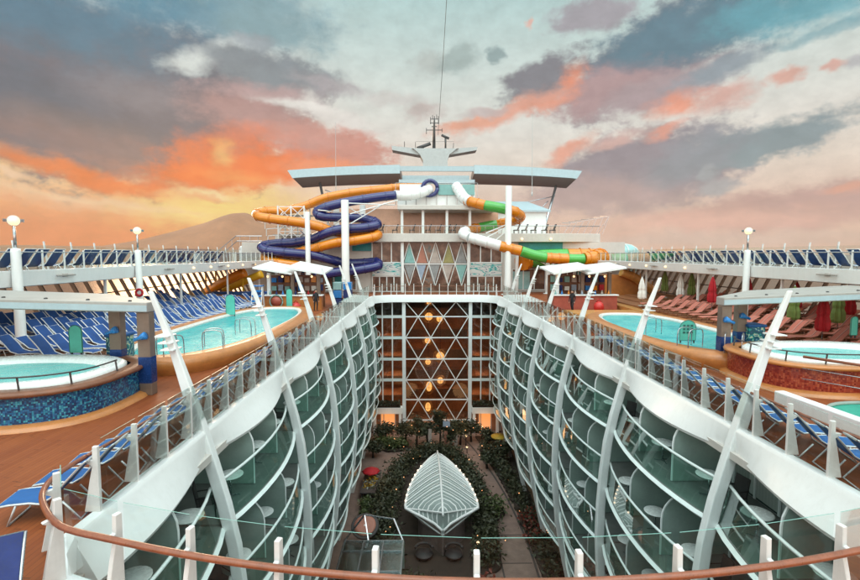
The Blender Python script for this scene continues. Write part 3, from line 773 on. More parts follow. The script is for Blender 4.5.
# ------------------------------------------------------------------ glass railings
def post_mesh(mb, p, n, t, h=1.3, base=0.27):
    """fin post at p; n points to the walking side, t along the rail"""
    m = Matrix((n, (0,0,1), t)).transposed()
    mb.prism([(-0.02,0.0),(base,0.0),(base*0.92,0.10),(0.145,0.62),(0.09,0.86),(0.22,0.935),(0.22,0.955),(0.085,0.98),(0.075,h),(-0.02,h)], -0.036, 0.036, m, p)
def railing(name, label, pts, hand, hpost=1.3, group=None, corner_post=True):
    """pts: post feet in order, walking side on the left of travel when hand=+1"""
    root = thing('glass_railing', label, 'railing', (pts[len(pts)//2][0], pts[len(pts)//2][1], 0), group)
    P = [Vector((p[0],p[1],0.0)) for p in pts]; N = []
    for i, p in enumerate(P):
        d = (P[min(i+1,len(P)-1)] - P[max(i-1,0)]).normalized(); N.append((Vector((-d.y, d.x, 0))*hand, d))
    for i, p in enumerate(P):
        mb = MB(); post_mesh(mb, p+Vector((0,0,0.07)), N[i][0], N[i][1], hpost-0.07); mb.build('post', 'post_paint', root, bevel=0.008, seg=1)
    for i in range(len(P)-1):
        a, b = P[i], P[i+1]; d = (b-a).normalized(); o = -0.035
        na = (N[i][0]+N[i+1][0]).normalized()
        a2 = a + d*0.055 + N[i][0]*o; b2 = b - d*0.055 + N[i+1][0]*o; q = na*0.012
        mb = MB(); z0, z1 = 0.13, hpost+0.13
        v = [a2,b2,b2+q,a2+q]; n = mb.verts([x+Vector((0,0,z0)) for x in v]+[x+Vector((0,0,z1)) for x in v])
        for f in ((0,1,5,4),(1,2,6,5),(2,3,7,6),(3,0,4,7)): mb.face([n+k for k in f])
        mb.cur = 1; mb.face([n+k for k in (4,5,6,7)])
        mb.build('glass_panel', ['rail_glass','glass_edge'], root)
    return root, [p + n[0]*0.25 + Vector((0,0,1.06)) for p, n in zip(P, N)]
M('post_paint', (0.74,0.71,0.69), 0.4, var=0.06, scale=1.5, dirt=0.15); M('glass_edge', (0.22,0.42,0.36), 0.2, var=0.1)
# left and right rails along the well
def side_pts(s):
    ys = []; y = 8.6
    while y < 52.6: ys.append(y); y += 1.16
    return [(s*EDGE, y) for y in ys]
lp = side_pts(-1); rp = side_pts(1)
Lr, Lh = railing('rail', 'glass railing with white fin posts along the left edge of the well', lp, 1, 1.3)
Rr, Rh = railing('rail', 'glass railing with white fin posts along the right edge of the well', rp, -1, 1.3)
# front rail: parabola plus the turned corners
fx = [-6.55,-5.45,-4.30,-3.09,-1.88,-0.68,0.53,1.75,2.94,4.1,5.3,6.5]
fp = [(-7.18,7.55)] + [(x, arcY(x)) for x in fx] + [(7.18,7.55)]
Fr, Fh = railing('rail', 'curved glass railing in front of the viewpoint with a thick wooden handrail', fp, -1, 1.3)
bp = [(-6.9,54.3),(-6.1,55.15),(-5.1,55.55)] + [(-4.47+i*8.94/9, BACK) for i in range(10)] + [(5.1,55.55),(6.1,55.15),(6.9,54.3)]
Br, Bh = railing('rail', 'low glass railing along the far end of the well', bp, 1, 1.35)
def hand(root, pts, r=0.036):
    mb = MB(); mb.tube(spline(pts, 5), r, 10); mb.build('handrail', 'handrail_wood', root)
fr_h = [Vector((-7.56,8.7,1.06)), Vector((-7.55,8.1,1.06)), Vector((-7.40,7.55,1.06)), Vector((-7.02,7.02,1.06))] + [Vector((x, arcY(x)-0.22, 1.06)) for x in (-6.3,-5.4,-4.3,-3.1,-1.9,-0.7,0.5,1.75,2.95,4.1,5.3,6.3)] + [Vector((7.02,7.02,1.06)), Vector((7.40,7.55,1.06)), Vector((7.55,8.1,1.06)), Vector((7.56,8.7,1.06))]
hand(Fr, fr_h, 0.045); hand(Lr, [Vector((-7.56,8.7,1.06))] + [Vector((-7.52,p.y,1.06)) for p in Lh[1:]], 0.036); hand(Rr, [Vector((7.56,8.7,1.06))] + [Vector((7.52,p.y,1.06)) for p in Rh[1:]], 0.036); hand(Br, Bh)
# ------------------------------------------------------------------ pools
def superell(cx, cy, a, b, n=48, p=2.6, skew=0.0):
    out = []
    for i in range(n):
        t = 2*math.pi*i/n; c, s_ = math.cos(t), math.sin(t)
        x = a*math.copysign(abs(c)**(2/p), c); y = b*math.copysign(abs(s_)**(2/p), s_)
        out.append((cx + x + skew*y, cy + y))
    return out
def offset(poly, d):
    n = len(poly); out = []
    for i in range(n):
        a = Vector(poly[i-1]); b = Vector(poly[(i+1)%n]); t = (b-a).normalized(); out.append((poly[i][0]+t.y*d, poly[i][1]-t.x*d))
    return out
def ring(poly, z): return [(p[0], p[1], z) for p in poly]
def pool(s, side):
    poly = superell(s*12.35, 28.3 if s < 0 else 26.6, 3.35 if s < 0 else 3.2, 9.6 if s < 0 else 7.4, 56, 2.7, -0.0)
    if s < 0: poly = poly[:]
    root = thing('swimming_pool', f'turquoise swimming pool with a wide rounded wooden rim on the {side} deck', 'pool', (s*12.2, 28.3, 0))
    base = offset(poly, -0.05); 
    # wooden roll: deck foot -> bulge -> top bench -> inner lip
    prof_ = [(0.02,0.0),(0.10,0.18),(0.16,0.36),(0.14,0.52),(0.05,0.64),(-0.10,0.70),(-0.62,0.72),(-0.68,0.68)]
    mb = MB(); mb.loft([ring(offset(poly, d), z) for d, z in prof_], True); mb.build('rim_bench', 'trim_wood', root, smooth=True)
    mb = MB(); mb.loft([ring(offset(poly, -0.684), 0.685), ring(offset(poly, -0.92), 0.60), ring(offset(poly, -0.94), 0.04)], True); mb.build('inner_wall', 'pool_shelf', root)
    inn = offset(poly, -0.93)
    mb = MB(); mb.prism(inn, 0.008, 0.045); mb.build('basin', 'pool_tile', root)
    mb = MB(); n = mb.verts(ring(offset(poly, -0.90), 0.52)); mb.face(range(n, n+len(inn))); mb.build('water', 'pool_water', root)
    # shallow pale ledge at the near end
    led = [(x, y) for x, y in offset(poly, -0.95) if y < 22.2]
    led = sorted(led, key=lambda q: math.atan2(q[1]-24, q[0]-s*12.2))
    mb = MB(); mb.prism(led if len(led) > 2 else inn, 0.05, 0.46); mb.build('shallow_ledge', 'pool_shelf', root)
    # grab rails
    for (x, y, rz) in ((s*10.35, 24.5, 0), (s*10.4, 20.9, 0.3), (s*11.6, 19.6, 0.9)):
        for dy in (-0.3, 0.3):
            mb = MB(); m = Matrix.Rotation(rz, 3, 'Z'); P = [(0.5*s*-1,dy,0.7),(0.5*-s,dy,1.35),(0.35*-s,dy,1.5),(-0.1*-s,dy,1.5),(-0.28*-s,dy,1.3),(-0.3*-s,dy,0.5)]
            mb.tube([Vector((x,y,0))+m@Vector((-q[0],q[1],q[2])) for q in spline(P,4)], 0.022, 6)
            mb.build('grab_rail', 'steel_tube', root)
for s, side in ((-1,'left'),(1,'right')): pool(s, side)

# ------------------------------------------------------------------ raised whirlpools
def whirlpool(s, side, cx, cy, a, b, mos, word):
    poly = superell(cx, cy, a, b, 56, 3.0)
    root = thing('whirlpool', f'raised white whirlpool clad in {word} mosaic tiles on the {side} deck', 'whirlpool', (cx, cy, 0))
    mb = MB(); mb.wallstrip(offset(poly, -0.02), 0.16, 0.93, True); mb.build('tile_wall', mos, root)
    mb = MB(); mb.loft([ring(offset(poly, 0.26), 0.0), ring(offset(poly, 0.20), 0.10), ring(offset(poly, 0.02), 0.16), ring(offset(poly,-0.02),0.161)], True); mb.build('plinth', 'trim_wood', root, smooth=True)
    mb = MB(); mb.loft([ring(offset(poly, -0.04), 0.90), ring(offset(poly, 0.12), 0.92), ring(offset(poly, 0.15), 0.99), ring(offset(poly, 0.10), 1.05), ring(offset(poly, -0.36), 1.06), ring(offset(poly, -0.38), 1.0)], True); mb.build('wood_rim', 'dark_wood' if s < 0 else 'trim_wood', root, smooth=True)
    i1 = superell(cx, cy, a-0.35, b-0.35, 56, 2.5); i2 = superell(cx, cy, a-1.0, b-0.95, 56, 2.2); i3 = superell(cx, cy, a-1.5, b-1.35, 56, 2.1)
    mb = MB(); mb.loft([ring(i1, 1.0), ring(i1, 1.10), ring(offset(i1,-0.12), 1.17), ring(offset(i2, 0.1), 1.13), ring(i2, 1.05), ring(offset(i2,-.03), 0.72), ring(i3, 0.70), ring(i3, 0.3)], True); mb.build('tub_shell', 'tub_white', root, smooth=True)
    mb = MB(); n = mb.verts(ring(i3, 0.31)); mb.face(range(n, n+len(i3))); mb.build('tub_floor', 'pool_tile', root)
    mb = MB(); n = mb.verts(ring(offset(i2, 0.0), 0.97)); mb.face(range(n, n+len(i2))); mb.build('water', 'tub_water', root)
    # low tube rail round the rim
    rl = offset(poly, -0.22)
    k0, k1 = (30, 57) if s < 0 else (22, 60)
    seg = [rl[k % 56] for k in range(k0, k1)]
    mb = MB(); mb.tube([(x,y,1.42) for x, y in seg], 0.024, 6); mb.build('tube_rail', 'dark_tube', root)
    for x, y in seg[1::5]:
        mb = MB(); mb.bar((x,y,1.06),(x+0.06*s,y+0.03,1.42),0.05,0.02); mb.build('rail_post', 'dark_tube', root)
    return root
whirlpool(-1, 'left', -14.35, 15.25, 3.45, 2.55, 'mosaic_blue', 'blue')
whirlpool(1, 'right', 14.15, 17.85, 3.3, 2.35, 'mosaic_red', 'dark red')

# ------------------------------------------------------------------ flat roofed portals beside the whirlpools
def portal(s, side, x0, x1, y0, y1, zt, tilt, c2):
    root = thing('shade_portal', f'flat grey metal portal on two brown columns beside the {side} whirlpool', 'canopy', (s*(x0+0.2), y0, 0))
    mb = MB()
    n = 10; dz = tilt*(x1-x0)
    def sec(x, ya, yb): q = zt+tilt*(x-x0); return [(s*x,ya,q-.34),(s*x,yb,q-.34),(s*x,yb,q),(s*x,ya,q)]
    S4 = [sec(x0,y0,y0+.55), sec(x0+c2[0]+.9,y0-.1,y1), sec(x1,y0-.3,y1+.3)]
    mb.loft(S4 if s > 0 else S4[::-1], True, True); mb.build('roof_slab', 'roof_grey', root, bevel=0.03)
    mb = MB(); mb.loft([[(s*x0,y0-.03,zt-.30),(s*x0,y0-.004,zt-.30),(s*x0,y0-.004,zt-.10),(s*x0,y0-.03,zt-.10)],[(s*x1,y0-.33,zt-.30+dz),(s*x1,y0-.304,zt-.30+dz),(s*x1,y0-.304,zt-.10+dz),(s*x1,y0-.33,zt-.10+dz)]], True, True); mb.build('light_strip', 'pale_blue_paint', root)
    for k in range(6):
        q = (k+0.5)/6; x = x0+(x1-x0)*q
        mb = MB(); mb.lathe([(0.0001,0.05),(0.05,0.04),(0.06,0.0)], (s*x, y0+0.25, zt+dz*q), 8); mb.build('roof_stud', 'dark_tube', root)
    for (x, y) in ((x0+0.20, y0+0.24), (x0+c2[0], y0+c2[1])):
        mb = MB(); mb.box(s*x-0.21, s*x+0.21, y-0.17, y+0.17, 0.0, zt-0.345); c = mb.build('column', 'taupe_metal', root, bevel=0.02)
        mb = MB(); mb.box(s*x-0.213, s*x+0.213, y-0.173, y+0.173, 0.42, 1.32); mb.build('blue_band', 'column_blue', c)  # deep blue colouring on the lower part of the column
        mb = MB(); m = Matrix.Rotation(R(90), 3, 'Y') if s else None
        o = Vector((s*x - s*0.0, y-0.30, 2.02))
        mb.lathe([(0.0001,-0.26),(0.06,-0.25),(0.065,-0.05),(0.10,0.0),(0.135,0.14),(0.13,0.16),(0.0001,0.15)], o, 12, Matrix.Rotation(R(68)*-s, 3, 'Y')); mb.build('spotlight', 'spot_blue', c)
    return root
portal(-1, 'left', 10.55, 19.0, 16.05, 18.6, 3.18, 0.03, (2.0,1.55))
portal(1, 'right', 11.2, 19.0, 19.75, 22.2, 2.98, 0.045, (1.75,1.55))

# towel bins beside the portals
def bin_mat():
    m, t, b = base_mat('swirl_print'); p = pos(t)
    n = t.noise(p, 2.2, 2, 0.5); f = t.math('FRACT', t.math('MULTIPLY', n, 6))
    t.link(t.ramp(f, [(0,(0.01,0.10,0.14)),(0.35,(0.02,0.30,0.30)),(0.5,(0.55,0.62,0.42)),(0.65,(0.04,0.20,0.30)),(0.85,(0.02,0.07,0.14))], 'CONSTANT'), b.inputs['Base Color'])
bin_mat()
def bin_(c, L, w=0.62, h=1.25):
    root = thing('towel_bin', L, 'bin', c)
    mb = MB(); mb.box(c[0]-w/2,c[0]+w/2,c[1]-w/2,c[1]+w/2,c[2],c[2]+h); mb.build('body', 'swirl_print', root, bevel=0.05)
    mb = MB(); mb.box(c[0]-w/2-.04,c[0]+w/2+.04,c[1]-w/2-.04,c[1]+w/2+.04,c[2]+h+0.002,c[2]+h+.12); mb.build('lid', 'fabric_sky', root, bevel=0.04)
bin_(Vector((-13.2,18.75,0.35)), 'tall blue lidded towel bin with a swirl print behind the left whirlpool', 0.7, 1.25)
bin_(Vector((13.5,21.3,0.25)), 'tall towel bin with a pale swirl print behind the right whirlpool', 0.75, 1.3)
mb = MB(); mb.box(-14.6,-11.8,18.0,19.4,0.0,0.35); structure(mb.build('deck_step','dark_wood')); mb = MB(); mb.box(12.9,14.6,20.6,22.0,0.0,0.25); structure(mb.build('deck_step','dark_wood'))

# upright teal notice boards
def notice(c, L, w=0.62, h=1.0, face=1, lines=True):
    root = thing('notice_board', L, 'sign', c)
    P = [(-w/2,0.12),(w/2,0.12)] + [(w/2*math.cos(a), h-w/2+w/2*math.sin(a)) for a in [math.pi*k/10 for k in range(11)]]
    m = Matrix(((1,0,0),(0,0,-1),(0,1,0)))
    mb = MB(); mb.prism(P, -0.03, 0.03, m, c); mb.build('board', 'teal_sign', root)
    mb = MB()
    for x in (-w/2+.05, w/2-.05): mb.bar(c+Vector((x,0.0,0)), c+Vector((x,0,0.14)), 0.05)
    mb.build('foot', 'dark_tube', root)
    mb = MB(); Q = [c+Vector((p[0]*1.04,-0.034,p[1]+0.01)) for p in P] ; mb.tube(Q + [Q[0]], 0.014, 5); mb.build('edge_trim', 'sign_print', root)
    if lines:
        for r_ in range(3):
            for k in range(3):
                x = (k-1)*w*0.24; z = h*0.42 + r_*h*0.15
                mb = MB(); mb.box(c.x+x-w*.08, c.x+x+w*.08, c.y-0.040, c.y-0.032, c.z+z, c.z+z+h*.09); mb.build('pictogram', 'sign_print', root)
notice(onz(687,343,0.72), 'green arched notice board with dark pictograms on the right pool rim', 0.72, 1.05)
notice(onz(77,356,1.0), 'tall rounded teal notice board on the far rim of the left whirlpool', 0.45, 1.15, lines=False)
notice(Vector((-14.6,33.0,0.5)), 'small pale teal notice board beyond the left pool by the blue loungers', 0.6, 1.5, lines=False)
notice(Vector((-12.1,38.5,0.4)), 'teal notice board in front of the left kiosk', 0.45, 1.6, lines=False)
notice(onz(853,338,1.1), 'narrow teal notice board at the far side of the right whirlpool', 0.28, 0.95, lines=False)

# low white wall, green splash basin, stair rail and wooden steps by the right whirlpool
root = thing('splash_basin', 'small green splash basin behind a low white wall in front of the right whirlpool', 'basin', (12.2,13.6,0))
A0, A1 = Vector((9.95,15.0,0)), Vector((10.35,9.0,0)); 
mb = MB(); d = (A1-A0).normalized(); nrm = Vector((-d.y,d.x,0))
m = Matrix((d,(nrm),(0,0,1))).transposed(); L_ = (A1-A0).length
mb.prism([(0,0),(L_,0),(L_,0.34),(0,0.34)], 0, 0.42, m, A0); mb.build('white_wall', 'white_paint', root, bevel=0.03)
pp = superell(12.2,12.9,1.75,1.5,40,2.4)
mb = MB(); mb.prism(pp, 0.004, 0.16); mb.build('basin_floor', 'teal_pad', root)
mb = MB(); mb.tube([(x,y,0.2) for x, y in pp]+[(pp[0][0],pp[0][1],0.2)], 0.06, 6); mb.build('basin_rim', 'frosted', root)
root = thing('stair_rail', 'brown metal handrail with two thin bars beside the right whirlpool steps', 'handrail', (12.0,14.4,0))
P0, P1 = Vector((10.9,15.1,1.5)), Vector((14.2,12.6,1.25))
mb = MB(); mb.tube([P0,P1], 0.045, 8); mb.build('top_bar', 'handrail_wood', root)
for k in (0.38,0.72): mb = MB(); mb.tube([P0-Vector((0,0,k)),P1-Vector((0,0,k))], 0.014, 6); mb.build('thin_bar', 'steel_tube', root)
for q in (0.42,0.50): p = P0.lerp(P1,q); mb = MB(); mb.bar((p.x,p.y,0),(p.x,p.y,p.z-.02),0.10,0.05); mb.build('post', 'taupe_metal', root)
root = thing('curved_steps', 'curved golden wooden steps up to the right whirlpool', 'steps', (15.2,14.4,0))
for k in range(4):
    mb = MB(); P = superell(15.5,15.3,2.1-k*0.0+0.0,1.9-k*0.33,32,2.2); mb.prism([q for q in P if q[1] < 15.4], 0.004+k*0.2, 0.2+k*0.2); mb.build('step', 'gold_wood', root, bevel=0.03)

# ------------------------------------------------------------------ upper walkways on both sides
WALK = 19.0
def walkway(s, side):
    x = s*WALK; zt, zb = 4.08, 3.38
    root = thing('upper_walkway', f'white edged upper walkway with glass railing along the {side} side of the ship', 'walkway', (x+s*2.4, 35, 3.4))
    mb = MB(); mb.box(*sorted((x, x+s*5.0)), 4, 60, 3.72, 3.84); mb.build('walkway_floor', 'dark_wood', root)
    mb = MB(); mb.loft([[(x,y,zb),(x+s*0.35,y,zb-.06),(x+s*0.4,y,3.715),(x+s*.06,y,zt),(x-s*0.06,y,zt-.03)] for y in (4,60)], True, True); mb.build('edge_beam', 'white_paint', root)
    mb = MB(); mb.box(*sorted((x+s*0.36, x+s*5.0)), 4, 60, 3.5, 3.71); mb.build('soffit', 'cream_paint', root)
    y = 5.0; k = 0
    while y < 60:
        mb = MB(); mb.bar((x,y,zt-.05),(x,y,4.98),0.05,0.07); mb.build('post', 'white_steel', root); y += 1.35; k += 1
    y = 5.0
    while y < 58.5:
        mb = MB(); mb.box(*sorted((x+s*.0, x+s*.012)), y+0.05, y+1.30, zt+.02, 4.86); mb.build('glass_panel', 'rail_glass', root); y += 1.35
    mb = MB(); mb.tube([(x,4.5,4.88),(x,59.5,4.88)], 0.03, 6); mb.build('top_rail', 'steel_tube', root)
    # outer wind screen
    y = 5.0
    while y < 60:
        mb = MB(); mb.bar((x+s*4.9,y,3.84),(x+s*5.1,y,5.55),0.06,0.09); mb.build('screen_post', 'white_steel', root); y += 2.2
    mb = MB(); mb.box(*sorted((x+s*5.0, x+s*5.02)), 5, 59.5, 3.9, 5.3); mb.build('wind_screen', 'rail_glass', root)
    # steel hangers and floodlights under the edge
    for y in (10.5,19.0,27.5,36,44.5,53):
        mb = MB(); mb.bar((x+s*0.45,y,0.6),(x+s*0.45,y,3.5),0.12); mb.build('slim_column', 'white_steel', root)
    for y in (12,17.2,23.8,33.4,42,50):
        mb = MB(); mb.obox((x-s*0.13, y, zb+0.38), 0.10, 1.2, 0.07); mb.obox((x-s*0.07,y,zb+0.38),0.1,0.3,0.14); mb.build('bracket_light', 'roof_grey', root, bevel=0.02)
    for y in (37,40,43.5,47,50.5,54):
        mb = MB(); mb.sphere((x-s*0.09,y,zb+0.35),0.09,8,6); mb.build('bulb', 'lamp_face', root)
    # slanted window wall of the ship side below
    sw = thing('side_window_wall', f'slanted brown mullions of the window wall under the {side} walkway', 'window wall', (s*22.8, 35, 0))
    y = 6.0
    while y < 60:
        mb = MB(); mb.bar((s*22.4,y,0.0),(s*24.0,y-0.25,3.5),0.10,0.22); mb.build('mullion', 'taupe_metal', sw); y += 1.25
    for z, xx in ((0.95,22.83),(2.1,23.36)):
        mb = MB(); mb.tube([(s*xx,5,z),(s*xx,60,z)],0.045,6); mb.build('cross_bar', 'taupe_metal', sw)
    mb = MB(); n = mb.verts([(s*22.5,5,0.05),(s*22.5,60,0.05),(s*24.06,60,3.48),(s*24.06,5,3.48)]); mb.face((n,n+1,n+2,n+3)); mb.build('pane', 'side_glass', sw)
    # tall lamp columns through the walkway
    for i, y in enumerate((20.8,29.6)):
        if s > 0 and i == 0: continue
        c = Vector((s*18.75,y,0)); L = (f'tall white lamp column with a lit floodlight, {["nearest","second"][i]} on the left walkway' if s < 0 else 'tall white lamp column with a lit round floodlight on the right walkway')
        rt = thing('lamp_column', L, 'lamp post', c, 'lamp columns')
        mb = MB(); mb.lathe([(0.24,0),(0.20,0.1),(0.185,4.9),(0.16,5.02),(0.06,5.05)], c, 16); mb.build('column', 'white_paint', rt)
        mb = MB(); mb.tube([c+Vector((0,0,5.0)), c+Vector((0,0,6.02))],0.055,8); mb.build('pole', 'steel_tube', rt)
        hd = c+Vector((0,0,6.22)); rot = Matrix.Rotation(R(38 if s < 0 else -30),3,'Z') @ Matrix.Rotation(R(104),3,'X')
        mb = MB(); mb.lathe([(0.0001,-0.20),(0.12,-0.19),(0.20,-0.05),(0.235,0.06),(0.22,0.065)], hd, 18, rot); h = mb.build('lamp_head', 'white_steel', rt)
        mb = MB(); mb.lathe([(0.225,0.063),(0.0001,0.085)], hd, 18, rot); mb.build('lamp_face', 'lamp_face', h)
        mb = MB(); mb.obox(hd+rot@Vector((-0.29,0,0.0)),0.12,0.10,0.14,rot); mb.obox(hd+rot@Vector((0.29,0,0.0)),0.12,0.10,0.14,rot); mb.build('head_bracket', 'steel_tube', h)
glass_mat('side_glass', (0.96,0.80,0.66), 0.03)
for s, side in ((-1,'left'),(1,'right')): walkway(s, side)
root = thing('life_ring', 'small round dark red life ring on the second lamp column, left walkway', 'life ring', (-18.6,29.3,2.2))
mb = MB(); mb.tube([Vector((-18.62+0.20*math.cos(a),29.32,2.45+0.20*math.sin(a))) for a in [k*math.pi/8 for k in range(17)]],0.07,8); mb.build('ring','umbrella_red',root)
mb = MB(); mb.box(-18.75,-18.5,29.33,29.37,2.4,2.5); mb.build('holder','white_steel',root)

# ------------------------------------------------------------------ lounger terraces and loungers
for s, side, mat in ((-1,'left','dark_wood'),(1,'right','counter_red')):
    for k in range(5):
        x0 = 15.55+k*1.42 + (0.0 if s < 0 else 0.95); top = 0.30+k*0.10 + (0 if s < 0 else 0.16)
        mb = MB(); mb.box(*sorted((s*x0, s*(x0+1.42 if k < 4 else 23.0))), 19.0+k*0.001, 49, 0.002, top); structure(mb.build('lounger_terrace', 'terrace_wood', bevel=0.02))
mb = MB(); mb.box(15.7,16.49,19.5,46,0.003,0.34); structure(mb.build('lounger_terrace','gold_wood',bevel=.03))
mb = MB(); mb.prism([(9.6,36.2),(10.6,34.9),(12.4,34.4),(14.2,34.9),(15.2,36.2),(15.2,37.4),(9.6,37.4)],0.003,0.40); structure(mb.build('lounger_terrace','gold_wood',bevel=.03))
def sling(name, fabric, frame, back=0.95, seatlen=1.12, flip=False):
    r = thing(name, 'sun lounger', 'sun lounger')
    P = [(-0.02,0.33),(0.06,0.375),(0.5,0.385),(seatlen,0.37),(seatlen+0.32,0.37+back*0.36),(seatlen+0.62,0.37+back*0.70),(seatlen+0.68,0.36+back*0.74)]
    P = [(p.x,p.z) for p in spline([(a,0,b) for a,b in P],3)]
    mb = MB(); w = 0.30
    mb.loft([[(x,-w,z+0.012),(x,w,z+0.012),(x,w,z-0.018),(x,-w,z-0.018)] for x, z in P], True, True); mb.build('sling', fabric, r, smooth=False)
    mb = MB()
    for y in (-w-0.02,w+0.02): mb.tube([(x,y,z) for x, z in P[::2]+[P[-1]]], 0.022, 6)
    mb.bar((P[0][0],-w,P[0][1]),(P[0][0],w,P[0][1]),0.035); mb.bar((P[-1][0],-w,P[-1][1]),(P[-1][0],w,P[-1][1]),0.035)
    mb.build('side_frame', frame, r)
    for xa, xb in ((0.16,0.30),(1.30,1.02)):
        mb = MB(); mb.tube([(xb,-w-0.02,0.37),(xa,-w-0.03,0.015),(xa,w+0.03,0.015),(xb,w+0.02,0.37)],0.019,6); mb.build('leg', frame, r)
    return r
LB2 = sling('sun_lounger', 'fabric_blue', 'white_steel', 0.68); LB3 = sling('sun_lounger', 'fabric_blue', 'white_steel', 1.12, 1.05); LB = sling('sun_lounger', 'fabric_blue', 'white_steel'); LS = sling('sun_lounger', 'fabric_stripe', 'handrail_wood', 0.8); LS2 = sling('sun_lounger', 'fabric_stripe', 'handrail_wood', 0.5)
LR = sling('sun_lounger', 'fabric_sky', 'lounger_frame', 0.95, 0.76); LN = sling('sun_lounger', 'fabric_navy', 'steel_tube', 0.8)
first = {}
def put(proto, loc, rz, label, group, sc_=None):
    if proto.name not in first:
        first[proto.name] = 1; proto.location = loc; proto.rotation_euler = (0,0,rz); proto['label'] = label; proto['group'] = group; return proto
    return dup(proto, loc, rz, label, group, sc_)
ROWN = ['poolside','second','third','fourth','topmost']
rl = random.Random(8)
for k in range(5):
    top = 0.30+k*0.10
    for i in range(25):
        y = 19.5+i*0.93+rl.uniform(-.03,.03)+k*0.2
        put(rl.choice((LB,LB,LB2,LB3)), (-(15.55+k*1.42-0.25)+rl.uniform(-.07,.07), y, top), math.pi+rl.uniform(-.07,.07), f'blue lounger, {ROWN[k]} terrace row beyond the left pool, {ORD[i+1]} from near end', 'blue loungers on the left terrace')
for k in range(5):
    top = 0.46+k*0.10
    for i in range(16):
        y = 20.3+i*1.2+rl.uniform(-.04,.04)+k*0.2
        put(rl.choice((LS,LS,LS2)), (16.5+k*1.42-0.25+rl.uniform(-.07,.07), y, top), rl.uniform(-.08,.08), f'striped red lounger, {ROWN[k]} terrace row beyond the right pool, {ORD[i+1]} from near end', 'red striped loungers on the right terrace')
for s, side in ((-1,'left'),(1,'right')):
    n = 0; y = 8.5 if s < 0 else 9.2
    while y < 26:
        n += 1; a = rl.uniform(-.06,.06) + (0.20 if s < 0 else -0.25)
        put(LR, (s*(8.86), y, 0), (0 if s < 0 else math.pi)+a, f'bright blue lounger backed against the {side} well railing, {ORD[n]} from the near end', 'blue loungers along the well railings'); y += 0.82
put(LN, (-7.25,5.3,0), 2.2, 'dark navy lounger at the near left deck corner, left one of the pair', 'navy loungers by the viewpoint')
put(LN, (-6.2,4.75,0), 2.1, 'dark navy lounger at the near left deck corner, right one of the pair', 'navy loungers by the viewpoint')
# loungers standing up on the walkways
for s, side, y0, n in ((-1,'left',17.0,30),(1,'right',19.5,28)):
    for i in range(n):
        put(LB3, (s*21.2, y0+i*0.92, 3.845), (math.pi if s > 0 else 0)+rl.uniform(-.1,.1), f'blue lounger on the {side} upper walkway behind its glass, {ORD[i+1]} from the near end', 'blue loungers on the upper walkways')

# ------------------------------------------------------------------ closed parasols on the right terrace
def parasol(c, mat, L, h=2.5):
    root = thing('closed_parasol', L, 'parasol', c, 'closed parasols on the right terrace')
    mb = MB(); mb.tube([c, c+Vector((0,0,h))],0.025,6); mb.build('pole','steel_tube',root)
    mb = MB(); mb.lathe([(0.26,0.0),(0.26,0.06),(0.05,0.09)], c, 12); mb.build('foot','roof_grey',root)
    mb = MB(); rings = []; k = 16
    for z, r in ((0.62,0.20),(0.75,0.27),(1.1,0.27),(1.35,0.20),(1.5,0.235),(1.85,0.19),(2.2,0.11),(2.45,0.03)):
        rings.append([c+Vector((math.cos(2*math.pi*j/k)*r*(1.15 if j%2 else 0.78), math.sin(2*math.pi*j/k)*r*(1.15 if j%2 else 0.78), z*h/2.5)) for j in range(k)])
    mb.loft(rings, True, True); mb.build('canopy', mat, root)
def px_on(px, X, z): # terrace point under a photo column
    d = ray(px, 254); t = (X-CX)/d.x; return Vector((X, d.y*t, z))
for px, X, z, mat, L in ((714,18.6,0.85,'umbrella_red','tall closed dark red parasol left of the right portal'),(750,20.4,0.9,'umbrella_red','closed red parasol peeking over the right portal beside the lamp column'),
    (799,21.4,0.95,'umbrella_red','small closed red parasol top over the middle of the right portal'),(853,21.6,0.95,'umbrella_red','closed red parasol at the right edge of the photo above the portal'),
    (827,17.2,0.62,'umbrella_red','bright red closed parasol under the right portal'),(797,18.4,0.70,'umbrella_green','green closed parasol under the right portal left of the bright red one'),
    (842,19.2,0.8,'umbrella_green','green closed parasol under the right portal right of the bright red one'),(666,20.4,0.85,'umbrella_green','green closed parasol beyond the right pool, left of the white one'),
    (693,20.6,0.85,'umbrella_green','green closed parasol between the white and tall red parasols'),(682,19.8,0.7,'umbrella_white','white closed parasol between the two green ones'),(643,16.6,0.5,'umbrella_white','white closed parasol beyond the far end of the right pool')):
    parasol(px_on(px, X, z), mat, L, 2.2 if 'small' in L else 2.45)
# ------------------------------------------------------------------ superstructure beyond the well
def win_wall(root, x0, x1, y, z0, z1, n, glass='dark_window', frame='white_steel', rows=1):
    mb = MB(); mb.cur = 1; mb.box(x0, x1, y, y+0.03, z0, z1); mb.cur = 0
    for k in range(n+1):
        x = x0+(x1-x0)*k/n; mb.box(x-0.06, x+0.06, y-0.05, y-0.002, z0, z1)
    for k in range(rows+1):
        z = z0+(z1-z0)*k/rows; mb.box(x0, x1, y-0.04, y-0.004, z-0.05, z+0.05)
    return mb.build('window', [frame, glass], root)
def dark_window():
    m, t, b = base_mat('dark_window'); p = pos(t); n = t.noise(p, 0.7, 4, 0.6)
    t.link(t.ramp(n, [(0.3,(0.05,0.025,0.018)),(0.5,(0.14,0.07,0.05)),(0.62,(0.26,0.15,0.11)),(0.72,(0.08,0.12,0.13))]), b.inputs['Base Color']); b.inputs['Roughness'].default_value = 0.12
dark_window()
